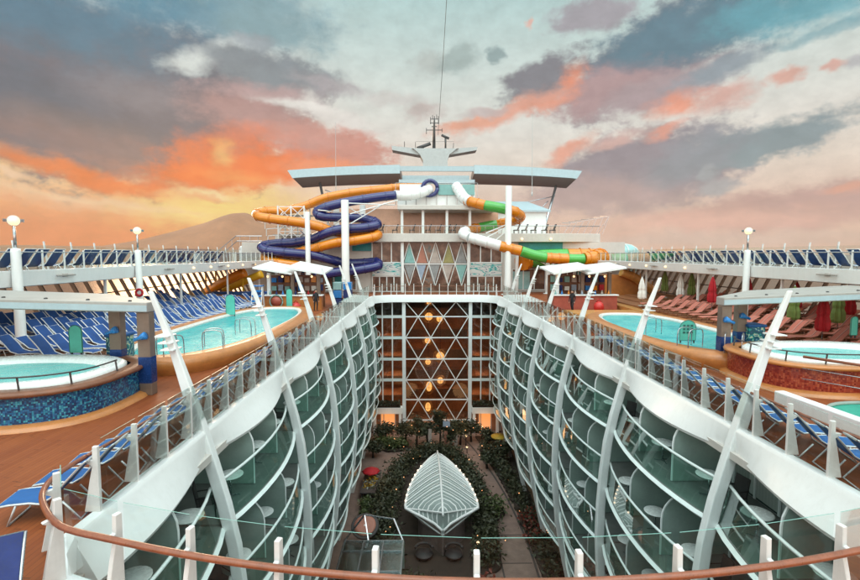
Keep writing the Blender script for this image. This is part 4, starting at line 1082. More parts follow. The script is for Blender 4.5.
def wave_mat():
    m, t, b = base_mat('wave_mural'); p = pos(t)
    mp = t.new('ShaderNodeMapping'); mp.inputs['Scale'].default_value = (0.33,1,1.5); mp.inputs['Rotation'].default_value = (0,0.25,0); t.link(p, mp.inputs[0])
    n = t.noise(mp.outputs[0], 0.9, 2, 0.5); f = t.math('FRACT', t.math('MULTIPLY', n, 5))
    t.link(t.ramp(f, [(0,(0.62,0.62,0.60)),(0.45,(0.62,0.62,0.60)),(0.47,(0.02,0.30,0.30)),(0.6,(0.25,0.50,0.48)),(0.68,(0.62,0.62,0.60)),(0.84,(0.03,0.10,0.20)),(0.9,(0.62,0.62,0.60))], 'CONSTANT'), b.inputs['Base Color']); b.inputs['Roughness'].default_value = 0.4
wave_mat()
root = thing('deck_house', 'white deck house beyond the well with coloured kite windows and an open upper gallery', 'building', (0,62,0))
Y = 60.0
zc = lambda py, yy=Y: at(435, py, yy).z
xc = lambda px, yy=Y: at(px, 254, yy).x
z_band0, z_band1 = zc(242), zc(233.5)
mb = MB(); mb.box(-24,24,Y+0.35,Y+14,0.0,z_band0); mb.build('wall','cream_paint',root)
# central kite lattice glazing
xa, xb = xc(402.5), xc(468.5)
mb = MB(); mb.box(xa,xb,Y+0.28,Y+0.31,0.15,z_band0); mb.build('kite_glazing','dark_window',root)
for x in (xa,xb): mb = MB(); mb.box(x-0.16,x+0.16,Y-0.15,Y+0.34,0,z_band0); mb.build('column','white_steel',root)
zm = zc(264); W = xb-xa
mb = MB(); mb.bar((xa,Y+.2,zm),(xb,Y+.2,zm),0.09,0.12)
for k in range(11):
    x = xa+W*k/10
    for dx in (-1,1):
        x2 = x+dx*W/10
        if x2 < xa-.01 or x2 > xb+.01 or k % 2: continue
        mb.bar((x2,Y+.2,z_band0),(x,Y+.2,zm),0.06,0.08); mb.bar((x,Y+.2,zm),(x2,Y+.2,zm-(z_band0-zm)),0.06,0.08)
mb.build('kite_lattice','white_steel',root)
def kite(px0, px1, pyt, pyb, mat, up):
    a, b = xc(px0), xc(px1); zt, zb = zc(pyt), zc(pyb); mb = MB(); yy = Y+0.24; mid = (a+b)/2
    q = [(mid,zt),(b,zb),(a,zb)] if up else [(a,zt),(b,zt),(mid,zb)]
    n = mb.verts([(x,yy,z) for x,z in q]+[(x,yy+.03,z) for x,z in q]); mb.face((n,n+2,n+1)); mb.face((n+3,n+4,n+5))
    for i in range(3): mb.face((n+i,n+(i+1)%3,n+3+(i+1)%3,n+3+i))
    mb.build('kite_panel', mat, root)
for a in ((404,415,243,263,'kite_teal',1),(416.5,427,243,263,'kite_coral',1),(429,441,245,263,'kite_cream',1),(443,454,244,263,'kite_olive',1),(455,467,243,263,'kite_grey',1),
          (404,415,265,280,'kite_grey',0),(416,426,265,281,'kite_blue',0),(428,440,265,286,'kite_grey',0),(441,453,265,284,'kite_cream',0),(456,467,265,283,'kite_teal',0)): kite(*a)
# side panels: window / wave band / window
for x0, x1 in ((xc(372),xa-.2),(xb+.2,xc(502))):
    win_wall(root, x0, x1, Y+0.25, zc(262.5), z_band0-.02, 3)
    mb = MB(); mb.box(x0,x1,Y+0.12,Y+0.33,zc(276),zc(263)); mb.build('wave_band','wave_mural',root)
    win_wall(root, x0, x1, Y+0.25, 0.1, zc(276.5), 4)
# outer walls behind the slides
for s in (-1,1):
    a, b = sorted((s*9.2, s*21.5)); 
    ma, mb_ = sorted((xc(519 if s > 0 else 352), xc(563 if s > 0 else 371))); mb = MB(); mb.box(ma,mb_,Y+0.22,Y+0.33,zc(251),z_band0-0.02); mb.build('mural','mural_teal',root)
    for k in range(3):
        mb = MB(); x0 = a+(b-a)*(0.05+k*0.33); mb.box(x0,x0+2.2,Y+0.18,Y+0.215,0.4,2.6); mb.build('mural_patch',('mural_pale','fabric_blue','mural_teal')[k],root)
    win_wall(root, a+0.6, b-0.6, Y+0.2, 0.3, 2.9, 8)
# open gallery: slab band, railing, glass coloured with the sunset reflection behind, upper roof slab
xl, xr = xc(372), at(602,238,Y).x
mb = MB(); mb.prism([(-20.5,Y+2.5),(-13,Y-0.6),(15.5,Y-0.6),(xr,Y+0.6),(xr+0.5,Y+4),(xr+.5,Y+14),(-20.5,Y+14)], z_band0, z_band1); mb.build('gallery_slab','cream_paint',root,bevel=0.05)
zr = zc(226)
mb = MB(); mb.tube([(-20.4,Y+2.55,zr),(-13,Y-.5,zr),(15.4,Y-.5,zr),(xr-.1,Y+.7,zr)],0.045,6)
for k in range(29): x = -13+28.4*k/28; mb.tube([(x,Y-.5,z_band1),(x,Y-.5,zr)],0.03,5)
mb.build('gallery_rail','steel_tube',root)
mb = MB(); mb.box(-13,15.4,Y-.5,Y-.49,z_band1+.05,zr-.05); mb.build('gallery_glass','rail_glass',root)
mb = MB(); mb.box(-14,at(498,230,65).x,Y+5,Y+5.2,z_band1,zc(209,65)); mb.build('gallery_back_glass','sunset_reflection',root)
zu0, zu1 = zc(210,Y+.5), zc(205.5,Y+.5)
mb = MB(); mb.box(xc(398,Y+.5),xc(497,Y+.5),Y-.2,Y+9,zu0,zu1); mb.build('upper_slab','cream_paint',root,bevel=0.05)
for px in (402,423,447,470): mb = MB(); x = xc(px); mb.box(x-.16,x+.16,Y+.4,Y+.7,z_band1,zu0); mb.build('gallery_column','white_steel',root)
# slide platform tower above
zt = zc(183.5,64); mb = MB(); mb.prism([(xc(398,64),63),(xc(474,64),63),(xc(474,64),68),(xc(398,64),68)], zu1, zt-1.2); mb.build('platform_wall','white_paint',root,bevel=0.05)
for px0, px1 in ((438,455),(462,474),(400,424)):
    mb = MB(); mb.box(xc(px0,63),xc(px1,63),62.75,62.98,zc(195,63),zc(184.5,63)); mb.build('platform_panel','kite_teal' if px0 != 400 else 'white_paint',root)
mb = MB(); P = [(xc(396,63),62.9,zc(183,63)),(xc(477,63),62.9,zc(183,63))]; mb.tube(P,0.06,6)
for k in range(9): x = P[0][0]+(P[1][0]-P[0][0])*k/8; mb.tube([(x,62.9,zc(183,63)),(x,62.9,zc(205,63))],0.04,5)
mb.build('platform_rail','steel_tube',root)
# pale blue roofed house on the right behind the gallery
mb = MB(); x0, x1 = at(498,230,66).x, at(546,230,66).x
mb.prism([(x0,66),(x1,66),(x1-.4,74),(x0,74)], z_band1, at(435,212,66).z); mb.build('side_house','white_paint',root)
mb = MB(); za = at(435,212,66).z; zb = at(435,202,70).z
mb.loft([[(x0-.2,65.6,za),(x1+.5,65.6,za),(x1+.5,65.6,za+.25),(x0-.2,65.6,za+.25)],[(x0,71,zb),(x1-1.6,71,zb),(x1-1.6,71,zb+.2),(x0,71,zb+.2)]],True,True); mb.build('side_house_roof','pale_blue_paint',root)
# raked wing rail on the right gallery end
mb = MB(); za = z_band1
for k in range(7):
    x = 16.2+k*0.9; yb = Y+0.2+k*0.25; mb.bar((x,yb,za),(x+0.8,yb,za+1.3+k*0.16),0.07); mb.bar((x+.8,yb,za+1.3+k*.16),(x+0.5,yb+2.5,za+1.5+k*.16),0.07)
mb.bar((16.2+.8,Y+.2,za+1.3),(16.2+6.2,Y+1.7,za+2.26),0.08); mb.bar((16.5,Y+.2,za+.7),(16.2+5.8,Y+1.7,za+1.2),0.05); mb.bar((16.2+6.2,Y+1.7,za+2.26),(xr+.3,Y+2.2,za+.1),0.08)
mb.build('wing_rail','steel_tube',root)
# lights under the slab
for px in (522,551): mb = MB(); c = at(px,239,Y-.75); mb.sphere(c,0.16,8,6); mb.build('wall_light','lamp_face',root)
# stairs and rails on the left end
mb = MB(); Yl = 62
def pl(pts, r=0.05): mb.tube([at(x,y,Yl) for x,y in pts], r, 5)
pl([(218,251),(236,236),(262,236)]); pl([(220,256),(237,241),(262,241)]); pl([(226,244),(226,252)],.04); pl([(232,240),(232,250)],.04); pl([(240,236),(240,250)],.04); pl([(250,236),(250,250)],.04); pl([(258,236),(258,252)],.04); pl([(214,253),(262,253)])
mb.build('stair_rails','steel_tube',root)
mb = MB(); c = at(252,252,63); mb.prism([(c.x-1.6,62.5),(c.x+3,62.5),(c.x+3,66),(c.x-1.6,66)], 3.6, c.z+0.8); mb.build('stair_house','white_paint',root,bevel=.3)

# people sitting? no: dark chairs behind the gallery glass
def gal_chair(c, L):
    r = thing('gallery_chair', L, 'chair', c, 'chairs behind the gallery glass')
    mb = MB(); mb.obox(c+Vector((0,0,.45)),.7,.6,.12); mb.build('seat','rattan_dark',r,bevel=.03)
    mb = MB(); mb.obox(c+Vector((0.3,0.0,.85)),.12,.6,.75,Matrix.Rotation(.35,3,'Y')); mb.build('backrest','rattan_dark',r,bevel=.03)
    mb = MB()
    for dx in (-.28,.28):
        for dy in (-.25,.25): mb.bar(c+Vector((dx,dy,0)),c+Vector((dx,dy,.4)),.06)
    mb.build('leg','black_part',r)
for i, px in enumerate((381,395,412,428,438,447,453,516,524,533,544,552)):
    gal_chair(at(px,233,Y+0.6)*1.0 if False else Vector((xc(px,Y+.8),Y+.8,z_band1)), f'dark chair behind the gallery glass, {ORD[i+1]} from the left end')

# ------------------------------------------------------------------ big roof canopy and mast
Yc = 72.0
root = thing('canopy_roof', 'long pale blue grey curved roof canopy spanning above the deck house', 'roof canopy', (1.7,Yc,10))
def wing(p0, p1, name):
    top, face, under = [], [], []
    for k in range(15):
        q = k/14; px = p0+(p1-p0)*q; c = abs((px-435)/147)
        z0 = at(435, 164.5+6.0*c**2.2, Yc).z; z1 = at(435, 173.2+5.4*c**2.1, Yc).z; z2 = at(435, 184.0+4.0*c**2.1, Yc+8).z
        x = at(px,175,Yc).x; e = 1.0-0.035*smooth(.93,1.0,c); xb = at(435+(px-435)*(1-.03*smooth(.85,1,c)),175,Yc+8).x*.925
        face.append([(x,Yc,z0),(x*e,Yc-.15,z1),(x*e,Yc+.25,z1),(x,Yc+.25,z0)])
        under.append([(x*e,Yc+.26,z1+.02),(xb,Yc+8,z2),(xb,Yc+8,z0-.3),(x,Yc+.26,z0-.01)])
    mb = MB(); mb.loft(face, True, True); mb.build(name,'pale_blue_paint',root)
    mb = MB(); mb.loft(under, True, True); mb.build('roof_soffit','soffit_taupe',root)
wing(287.5,400,'roof_wing'); wing(474,582,'roof_wing')
for py0, py1 in ((166,171),(179.5,183.5)):
    for y in ((Yc,Yc+8.5) if py0 < 170 else (Yc,)):
        mb = MB(); mb.box(at(398,0,Yc).x,at(476,0,Yc).x,y,y+0.4,at(435,py1,Yc).z,at(435,py0,Yc).z); mb.build('cross_beam','pale_blue_paint',root)
mb = MB()
for px0,py0,px1,py1 in ((320,183,330,232),(556,186,543,233)):
    mb.tube([at(px0,py0,Yc+1),at(px1,py1,Yc-5)],0.20,8)
for px0,py0,px1,py1 in ((325,190,347,197),(555,196,513,205),(548,201,537,213)): mb.tube([at(px0,py0,Yc),at(px1,py1,Yc)],0.07,6)
mb.build('strut','steel_tube',root)
root = thing('radar_mast', 'grey ship mast with two swept arms, radar bars and a thin antenna cluster', 'mast', (1.7,85,12))
Ym = 85.0
def A(x,y,Y_=Ym): return at(x,y,Y_)
mb = MB(); rg = []
for px0,px1,py in ((423,447.5,168),(423,447,162),(420,449,156),(414,456,150.5),(412,458,150.0)):
    a, b = A(px0,py), A(px1,py); rg.append([(a.x,Ym-1.5,a.z),(b.x,Ym-1.5,a.z),(b.x,Ym+1.5,a.z),(a.x,Ym+1.5,a.z)])
mb.loft(rg,True,True); mb.build('funnel_base','grey_paint',root)
for pts in ([(392,147.2),(420,150),(420,156.5),(392.5,151.3)],[(477,148.3),(447,150.4),(447,156.5),(476,151.5)]):
    mb = MB(); q = [A(*p) for p in pts]; n = mb.verts([(v.x,Ym-1.2,v.z) for v in q]+[(v.x,Ym+1.2,v.z) for v in q])
    mb.face((n,n+1,n+2,n+3)); mb.face((n+7,n+6,n+5,n+4))
    for i in range(4): mb.face((n+i,n+4+i,n+4+(i+1)%4,n+(i+1)%4))
    mb.build('mast_arm','grey_paint',root)
mb = MB(); mb.tube([A(434,150),A(434,133),A(434.3,121),A(434.4,116)],[.28,.24,.13,.06],8); mb.build('pole','dark_tube',root)
mb = MB()
for x0,y0,x1,y1 in ((426,130,442.5,130),(430,123,439,123),(431.5,126.5,437,126.5),(431,119,438,119)): mb.tube([A(x0,y0),A(x1,y1)],.07,5)
for x,y0,y1 in ((426.4,128,134),(442,128.5,132),(430.5,117,124),(438.3,116,124),(432.5,115,119),(436.6,114.5,119)): mb.tube([A(x,y0),A(x,y1)],.06,5)
mb.build('yard','dark_tube',root)
mb = MB(); mb.tube([A(441.5,135),A(449,138.5)],.22,6); mb.tube([A(445.5,150),A(445.5,137)],.16,6); mb.build('radar_scanner','dark_tube',root)
mb = MB(); mb.tube([A(417,148.5),A(430.5,143.5)],.30,6); mb.tube([A(423,150),A(423,146)],.16,6); mb.build('radar_scanner','dark_tube',root)
mb = MB(); mb.tube([A(404.5,149),A(404.5,141.5)],.06,5); mb.tube([A(415.5,149),A(415.5,142)],.05,5); mb.tube([A(453,150),A(453.6,143)],.05,5); mb.tube([A(415.5,141.5),A(454,141.5)],.02,4); mb.build('whip','dark_tube',root)
for i,(px,y0,y1,Yy,py) in enumerate(((336,122,196,70,0),(532,113,196,70,0))):
    root = thing('whip_antenna', ['thin whip antenna rising left of the mast over the canopy','thin whip antenna rising right of the mast over the canopy'][i], 'antenna', at(px,y1,Yy), 'whip antennas')
    mb = MB(); mb.tube([at(px,y1,Yy),at(px-.5*(1 if i==0 else -1),y0,Yy)],[.045,.018],5); mb.build('rod','grey_paint',root)
    mb = MB(); mb.tube([at(px,y1,Yy),at(px,y1-4,Yy)],.09,6); mb.build('socket','grey_paint',root)
root = thing('mast_wire', 'thin dark aerial wire running up from the mast to the sky', 'wire', A(440,128))
mb = MB(); mb.tube([A(438,135),at(443,60,70),at(449,-40,52)],.030,4); mb.build('wire','dark_tube',root)

# ------------------------------------------------------------------ water slides
def tubeseg(root, pts, r, mat, name='slide_tube', ribs=0, n=12, sub=6):
    mb = MB(); P = spline(pts, sub)
    if isinstance(r, list): r = [r[0]+(r[1]-r[0])*i/(len(P)-1) for i in range(len(P))]
    mb.tube(P, r, n); o = mb.build(name, mat, root)
    if ribs:
        mb = MB()
        for i in range(3, len(P)-2, ribs):
            d = (P[i+1]-P[i-1]).normalized()*0.06; mb.tube([P[i]-d,P[i]+d], (r[i] if isinstance(r, list) else r)*1.09, n)
        mb.build('joint_ring', mat, o)
    return P
Rt = 0.56
root = thing('orange_slide', 'orange tube water slide looping in front of the left deck house', 'water slide', (-12,60,0))
O = [(424,186.5,64),(400,187.5,64),(375,190,63),(350,193,62.5),(325,198,62),(305,206,62),(285,210.5,62),(268,211,61.5),(257,213.5,60),(260,217,58.3),(277,219.5,57),(300,222.5,57),(318,226.5,57.5),(333,231.5,59.5),(350,233,61.5),(367,231.5,62),(377,234,60.5),(374,237,58.4),(355,240.5,57.2),(335,243,57),(314,248.5,58),(295,253,60.3),(277,254,61),(265,257,60),(268,261,58),(285,264,57.2),(305,266.5,57.5),(320,270,58.5),(330,275,60)]
fw = lambda p: at(p[0],p[1], p[2] if p[1] < 214 else 57.0+(p[2]-57)*0.45)
tubeseg(root, [fw(p) for p in O], Rt, 'slide_orange', ribs=5)
root = thing('blue_slide', 'dark blue tube water slide looping in front of the left deck house', 'water slide', (-8,59,0))
B_ = [(396,195,60.5),(372,198,60),(345,202.5,59.3),(327,207,58.8),(317,212,59.2),(322,216.5,61),(340,217.5,62.3),(360,218.5,62.7),(374,221.5,61.5),(376.5,225,60),(362,228,58.4),(340,229.5,57.4),(324,234,57.6),(312,239,59.3),(295,242.5,61.2),(277,243.5,61.6),(263,246,60),(266,250,58.2),(285,252.5,57.4),(310,255,57.5),(328,259,58.5),(345,263,61),(362,263,62),(376,262,61),(377,266,58.8),(357,270,57.6),(332,273,57.4),(316,277,58)]
tubeseg(root, [fw(p) for p in B_], Rt, 'slide_blue', ribs=5)
mb = MB(); c = at(430,188,62.6); mb.tube([c+Vector((math.cos(a)*.95,0,math.sin(a)*.95)) for a in [k*math.pi/9 for k in range(19)]],.26,8); mb.build('mouth_ring','slide_blue',root)
tubeseg(root, [at(430,189,62.8),at(420,193,61.8),at(408,195.5,61),at(394,195.3,60.6)], .62, 'white_steel', 'white_chute', ribs=4)
root = thing('striped_slide', 'green and orange banded tube slide with white chutes on the right', 'water slide', (8,58,0))
tubeseg(root, [at(456,186,63),at(460,192,62),at(464,198,60.5),at(470,201.5,59.5)], .66, 'white_steel', 'white_chute', ribs=3)
S = [((466,200.5,60),(476,203,59),(485,205.3,58.6),'slide_orange'),((485,205.3,58.6),(495,207,58.2),(506,209.3,58),'slide_green'),((506,209.3,58),(514,211.5,58),(520,215,59),'slide_orange'),((520,215,59),(519.5,218.5,60.5),(513,221,61.8),'slide_orange'),((513,221,61.8),(503,223,62.5),(497,224.5,62.8),'slide_orange'),
     ((497,224.5,62.8),(487,226,62.5),(478,228,62),'slide_green'),((478,228,62),(471,229,61.2),(466,231,60),'slide_orange'),
     ((466,231,59.4),(463,234,58.2),(470,237.5,57.2),'white_steel'),((470,237.5,57.2),(484,241.5,56.6),(500,246,56.4),'white_steel'),
     ((500,246,56.4),(510,248.5,56.3),(521,251,56.2),'slide_orange'),((521,251,56.2),(533,255,56.2),(546,257.8,56.2),'slide_green'),((546,257.8,56.2),(557,258.5,56.2),(568,259,56.2),'slide_orange'),((568,259,56.2),(577,259.3,56.2),(584,259,56.2),'slide_green'),
     ((584,259,56.2),(593,258.6,56.5),(598,258,57.3),'slide_orange'),((598,258,57.3),(600,257.8,58.4),(594,257.5,59),'slide_orange'),((594,257.5,59),(582,257.5,59),(567,257.5,59),'slide_orange'),((567,257.5,59),(548,258,59),(530,259,59),'slide_green'),((530,259,59),(525,260.5,58.8),(522,262,58.4),'slide_orange')]
for a, b, c, m in S:
    rr = [.75,1.05] if a[0] == 584 else (1.1 if a[2] > 57 and a[1] >= 257 and a[0] > 520 else .62)
    tubeseg(root, [at(*a),at(*b),at(*c)], rr, m, 'slide_tube' if m != 'white_steel' else 'white_chute', ribs=4 if m != 'slide_green' else 0)
# columns that carry the slides
def colm(px, ptop, Yq, w, L, flare=False):
    c = at(px,254,Yq); r = thing('slide_column', L, 'column', (c.x,Yq,0), 'white slide columns')
    mb = MB(); zt_ = at(px,ptop,Yq).z; w = w/480*Yq/2
    mb.lathe([(w*1.4 if flare else w,0),(w*1.15,1.2),(w,2.6),(w,zt_-.1),(w*.9,zt_)],(c.x,Yq,0),14); mb.build('shaft','white_paint',r)
    mb = MB(); mb.lathe([(w*2.1,0.0),(w*2.1,.08),(w*1.0,.09)],(c.x,Yq,0.001),14); mb.build('base_plate','white_steel',r)
colm(345.5,200,56.15,7.6,'thickest white slide column standing left of the deck house centre',True)
colm(308,212,56,5,'slim white slide column by the left end of the orange loops')
colm(337,207,63.5,6,'white slide column behind the thickest one, left neighbour'); colm(363,205,63.5,6,'white slide column behind the thickest one, right neighbour')
colm(508,186,56.2,6.4,'tallest white slide column right of the deck house centre'); colm(517,250,58.3,3.5,'short white column right beside the tallest right column'); colm(548,262,57.6,4,'short white column under the banded slide'); 
# bracing steel of the slides
root = thing('slide_bracing', 'thin white steel braces tying the left slides to their columns', 'steelwork', (-8,58,3))
mb = MB()
for a in ((345,203,395,205),(350,214,398,200),(350,224,385,203),(345,205,372,222),(318,210,345,213),(300,230,308,238),(345,216,330,228)): mb.tube([at(a[0],a[1],57.6),at(a[2],a[3],60)],.07,5)
mb.build('brace','white_steel',root)
root = thing('slide_bracing', 'thin white steel braces under the green and orange slide', 'steelwork', (8,58,3))
mb = MB()
for a in ((508,226,482,240),(508,224,486,233),(508,230,492,243),(548,266,538,260),(548,266,560,262),(508,246,521,256),(517,270,511,292)): mb.tube([at(a[0],a[1],57.4),at(a[2],a[3],57.2)],.07,5)
mb.build('brace','white_steel',root)
# lattice stair tower behind the orange loops
root = thing('stair_tower', 'white lattice stair tower behind the left slide loops', 'stair tower', (at(292,254,60.5).x,60.5,0))
x0, x1 = at(280,254,60).x, at(306,254,60).x; mb = MB()
for x in (x0,(x0+x1)/2,x1):
    for y in (59.5,62.5): mb.bar((x,y,0),(x,y,at(290,206,60).z),.14)
mb.build('upright','white_steel',root); mb = MB()
zt_ = at(290,207,60).z; k = 7
for i in range(k):
    za, zb = zt_*i/k, zt_*(i+1)/k
    for xa_, xb_ in ((x0,(x0+x1)/2),((x0+x1)/2,x1)):
        mb.bar((xa_,59.5,za),(xb_,59.5,zb),.07); mb.bar((xb_,59.5,za),(xa_,59.5,zb),.07)
    mb.bar((x0,59.5,zb),(x1,59.5,zb),.09); mb.bar((x0,62.5,zb),(x1,62.5,zb),.09); mb.bar((x0,59.5,za),(x0,62.5,zb),.07); mb.bar((x1,59.5,zb),(x1,62.5,za),.07)
mb.build('lattice','white_steel',root); mb = MB()
for i in range(4): z = zt_*(i+1)/4.4; mb.box(x0-.8,x1+.8,59.6,62.4,z-.06,z)
mb.build('landing','roof_grey',root)
mb = MB()
for i in range(3): mb.tube([at(265+i*1.5,222+i*7,59.6),at(281,221+i*7,59.6),at(306,222+i*7,59.6)],.05,5); mb.tube([at(265+i*1.5,222+i*7,59.6),at(265+i*1.5,229+i*7,59.6)],.05,5)
mb.build('guard_rail','white_steel',root)

# ------------------------------------------------------------------ kiosks
def kiosk(s, side, x0, x1):
    Yk = 42; root = thing('deck_kiosk', f'white roofed bar kiosk with counter beyond the {side} pool', 'kiosk', ((x0+x1)/2,Yk,0))
    w = (x1-x0)
    for i in range(2):
        a, b = x0+w*i*.48, x0+w*(i*.48+.56); mb = MB()
        za = 3.55; zb = 3.05
        l, r_ = (za, zb) if s < 0 else (zb, za)
        mb.loft([[(a,Yk-1.8,l),(b,Yk-1.6,r_),(b,Yk-1.6,r_+.14),(a,Yk-1.8,l+.14)],[(a-.2*s,Yk+2.4,l+.45),(b,Yk+2.4,r_+.35),(b,Yk+2.4,r_+.49),(a-.2*s,Yk+2.4,l+.59)]],True,True)
        mb.build('roof_panel','white_paint',root)
    for x in (x0+.8,x0+w*.5,x1-.6):
        mb = MB(); mb.box(x-.14,x+.14,Yk-.2,Yk+.1,0,3.15); mb.build('post','taupe_metal' if x > x0+1 else 'white_steel',root)
        mb = MB(); mb.box(x-.1,x+.1,Yk+2.0,Yk+2.2,0,3.4); mb.build('post','white_steel',root)
    mb = MB(); mb.box(x0+.3,x1-.2,Yk-.9,Yk-.3,0,1.18); mb.build('counter','counter_red' if s > 0 else 'trim_wood',root)
    mb = MB(); mb.box(x0+.2,x1-.1,Yk-1.05,Yk-.2,1.19,1.30); mb.build('counter_top','white_paint',root,bevel=.03)
    mb = MB(); mb.box(x0+.4,x1-.4,Yk+1.5,Yk+1.7,0,2.9); mb.build('back_panel','dark_wood',root)
    cols = ['spot_blue','kite_teal','umbrella_white','slide_orange','fabric_navy','kite_cream','umbrella_red','kite_blue']
    rr = random.Random(4 if s<0 else 6)
    for k in range(16):
        x = x0+.6+ (w-1.2)*(k%8)/7.6; z = 1.5+(k//8)*.75; mb = MB(); mb.box(x,x+.42,Yk+1.25,Yk+1.48,z,z+rr.uniform(.35,.6)); mb.build('shelf_goods',rr.choice(cols),root)
    for k in range(9):
        x = x0+.5+(w-1)*k/8.6; mb = MB(); mb.lathe([(.09,0),(.10,.12),(.05,.22),(.04,.34),(.0001,.35)],(x,Yk-.6,1.302),8); mb.build('bottle',rr.choice(cols),root)
    for k in range(4):
        x = x0+.8+(w-1.4)*k/3.4; mb = MB(); mb.sphere((x,Yk-.4,2.85),.10,8,6); mb.build('bulb','lamp_face',root)
kiosk(-1,'left',-15.6,-9.9); kiosk(1,'right',9.6,15.6)
root = thing('round_sign', 'round dark red sign with pale ring on the front of the left kiosk', 'sign', (-13.9,40.6,0.3))
c = Vector((-13.9,40.9,.75)); mb = MB(); mb.tube([c+Vector((math.cos(a)*.55,0,math.sin(a)*.55)) for a in [k*math.pi/10 for k in range(21)]],.05,6); mb.build('ring','kite_teal',root)
mb = MB(); mb.lathe([(.42,-.03),(.42,.03),(.0001,.031)],c,18,Matrix.Rotation(R(90),3,'X')); mb.build('disc','counter_red',root)
root = thing('guard_chair', 'tall blue and white ladder chair standing behind the left pool', 'pool chair', (-15.2,39.9,0))
mb = MB()
for x in (-15.6,-14.8):
    mb.bar((x,39.7,0),(x,40.1,2.1),.09); mb.bar((x,40.6,0),(x,40.2,2.1),.09)
mb.build('leg','white_steel',root)
for k in range(4): mb = MB(); z = .4+k*.42; mb.box(-15.6,-14.8,39.65+z*.18,39.8+z*.18,z,z+.14); mb.build('rung','spot_blue',root)
mb = MB(); mb.box(-15.65,-14.75,39.9,40.5,2.1,2.2); mb.build('seat','spot_blue',root)
root = thing('blue_locker', 'stack of blue and turquoise float boxes right of the left kiosk', 'locker', (-9,44,0))
for k in range(6):
    mb = MB(); mb.box(-9.6+(k%2)*.9,-8.85+(k%2)*.9,43.8,44.6,.02+(k//2)*.75,.72+(k//2)*.75); mb.build('box',('fabric_navy','mural_pale','spot_blue')[k%3],root,bevel=.04)
root = thing('float_ring', 'small bright red bag on the deck in front of the left kiosk', 'bag', (-11.6,38.9,0.0))
mb = MB(); mb.sphere((-11.7,38.9,.45),.42,12,8,1.05); mb.build('body','red_plastic',root); mb = MB(); mb.tube([(-11.9,38.9,.8),(-11.7,38.9,1.05),(-11.5,38.9,.8)],.04,6); mb.build('handle','umbrella_red',root)
root.name = 'beach_bag'
root = thing('beach_bag', 'small bright red bag on the deck in front of the right kiosk', 'bag', (12.5,38.6,0))
mb = MB(); mb.sphere((12.9,38.6,.5),.42,12,8,1.1); mb.build('body','red_plastic',root); mb = MB(); mb.tube([(12.7,38.6,.9),(12.9,38.6,1.15),(13.1,38.6,.9)],.04,6); mb.build('handle','umbrella_red',root)
# children's splash zone at the far left under the walkway
root = thing('splash_slide', 'orange and yellow play slide of the splash zone under the left walkway', 'play slide', (-21,53,0))
mb = MB(); mb.tube(spline([at(245,272,50),at(228,280,50),at(212,289,50),at(200,297,50)],5),.5,10); mb.build('chute','slide_orange',root)
mb = MB(); mb.tube(spline([at(262,274,52),at(240,283,52),at(222,290,52)],5),.42,10); mb.build('chute','yellow_paint',root)
mb = MB(); c = at(197,297,47); mb.sphere(c,.9,14,10,.75); mb.build('dome','yellow_paint',root)
mb = MB()
for px in (206,216,229,243): c = at(px,285,50.5); mb.bar((c.x,c.y,0),(c.x,c.y,2.9),.12)
mb.build('support','yellow_paint',root)
mb = MB(); mb.box(-23,-17,49.2,50.2,0.004,.9); mb.build('pad','fabric_blue',root)
root = thing('splash_slide', 'golden play slide with stairs under the right walkway beyond the parasols', 'play slide', (21,50,0))
mb = MB(); mb.tube(spline([at(621,272,50),at(634,277,50),at(648,287,50),at(655,293,50)],5),.45,10); mb.build('chute','gold_wood',root)
mb = MB(); mb.box(17.5,21.5,50.5,52,0.004,2.6); mb.build('base','trim_wood',root)
mb = MB()
for k in range(5): c = at(628+k*6,275+k*4,49.6); mb.bar(c,c+Vector((0,0,1.0)),.07)
mb.build('support','gold_wood',root)
# glass dome far beyond the right walkway
root = thing('glass_dome', 'pale green glass dome beyond the far right end of the walkway', 'dome', (31,78,0))
c = at(622,252,78); mb = MB(); mb.lathe([(2.6,-3),(2.6,0),(2.3,.6),(1.5,1.1),(.0001,1.35)],c,20); mb.build('shell','mural_pale',root)
mb = MB()
for k in range(8): a = k*math.pi/4; mb.tube([c+Vector((math.cos(a)*r_*1.01,math.sin(a)*r_*1.01,z+.02)) for r_,z in ((2.6,0),(2.3,.6),(1.5,1.1),(.1,1.35))],.06,5)
mb.build('rib','white_steel',root)
# ------------------------------------------------------------------ garden at the bottom of the well
G = FLOOR
mb = MB(); mb.box(-9,9,-2,64,G-.3,G); structure(mb.build('garden_ground','paving'))
def sheet(pts, z, mat, name, th=0.012): mb = MB(); mb.prism(pts, z-th if False else z-0.004, z+0.008); return mb.build(name, mat)
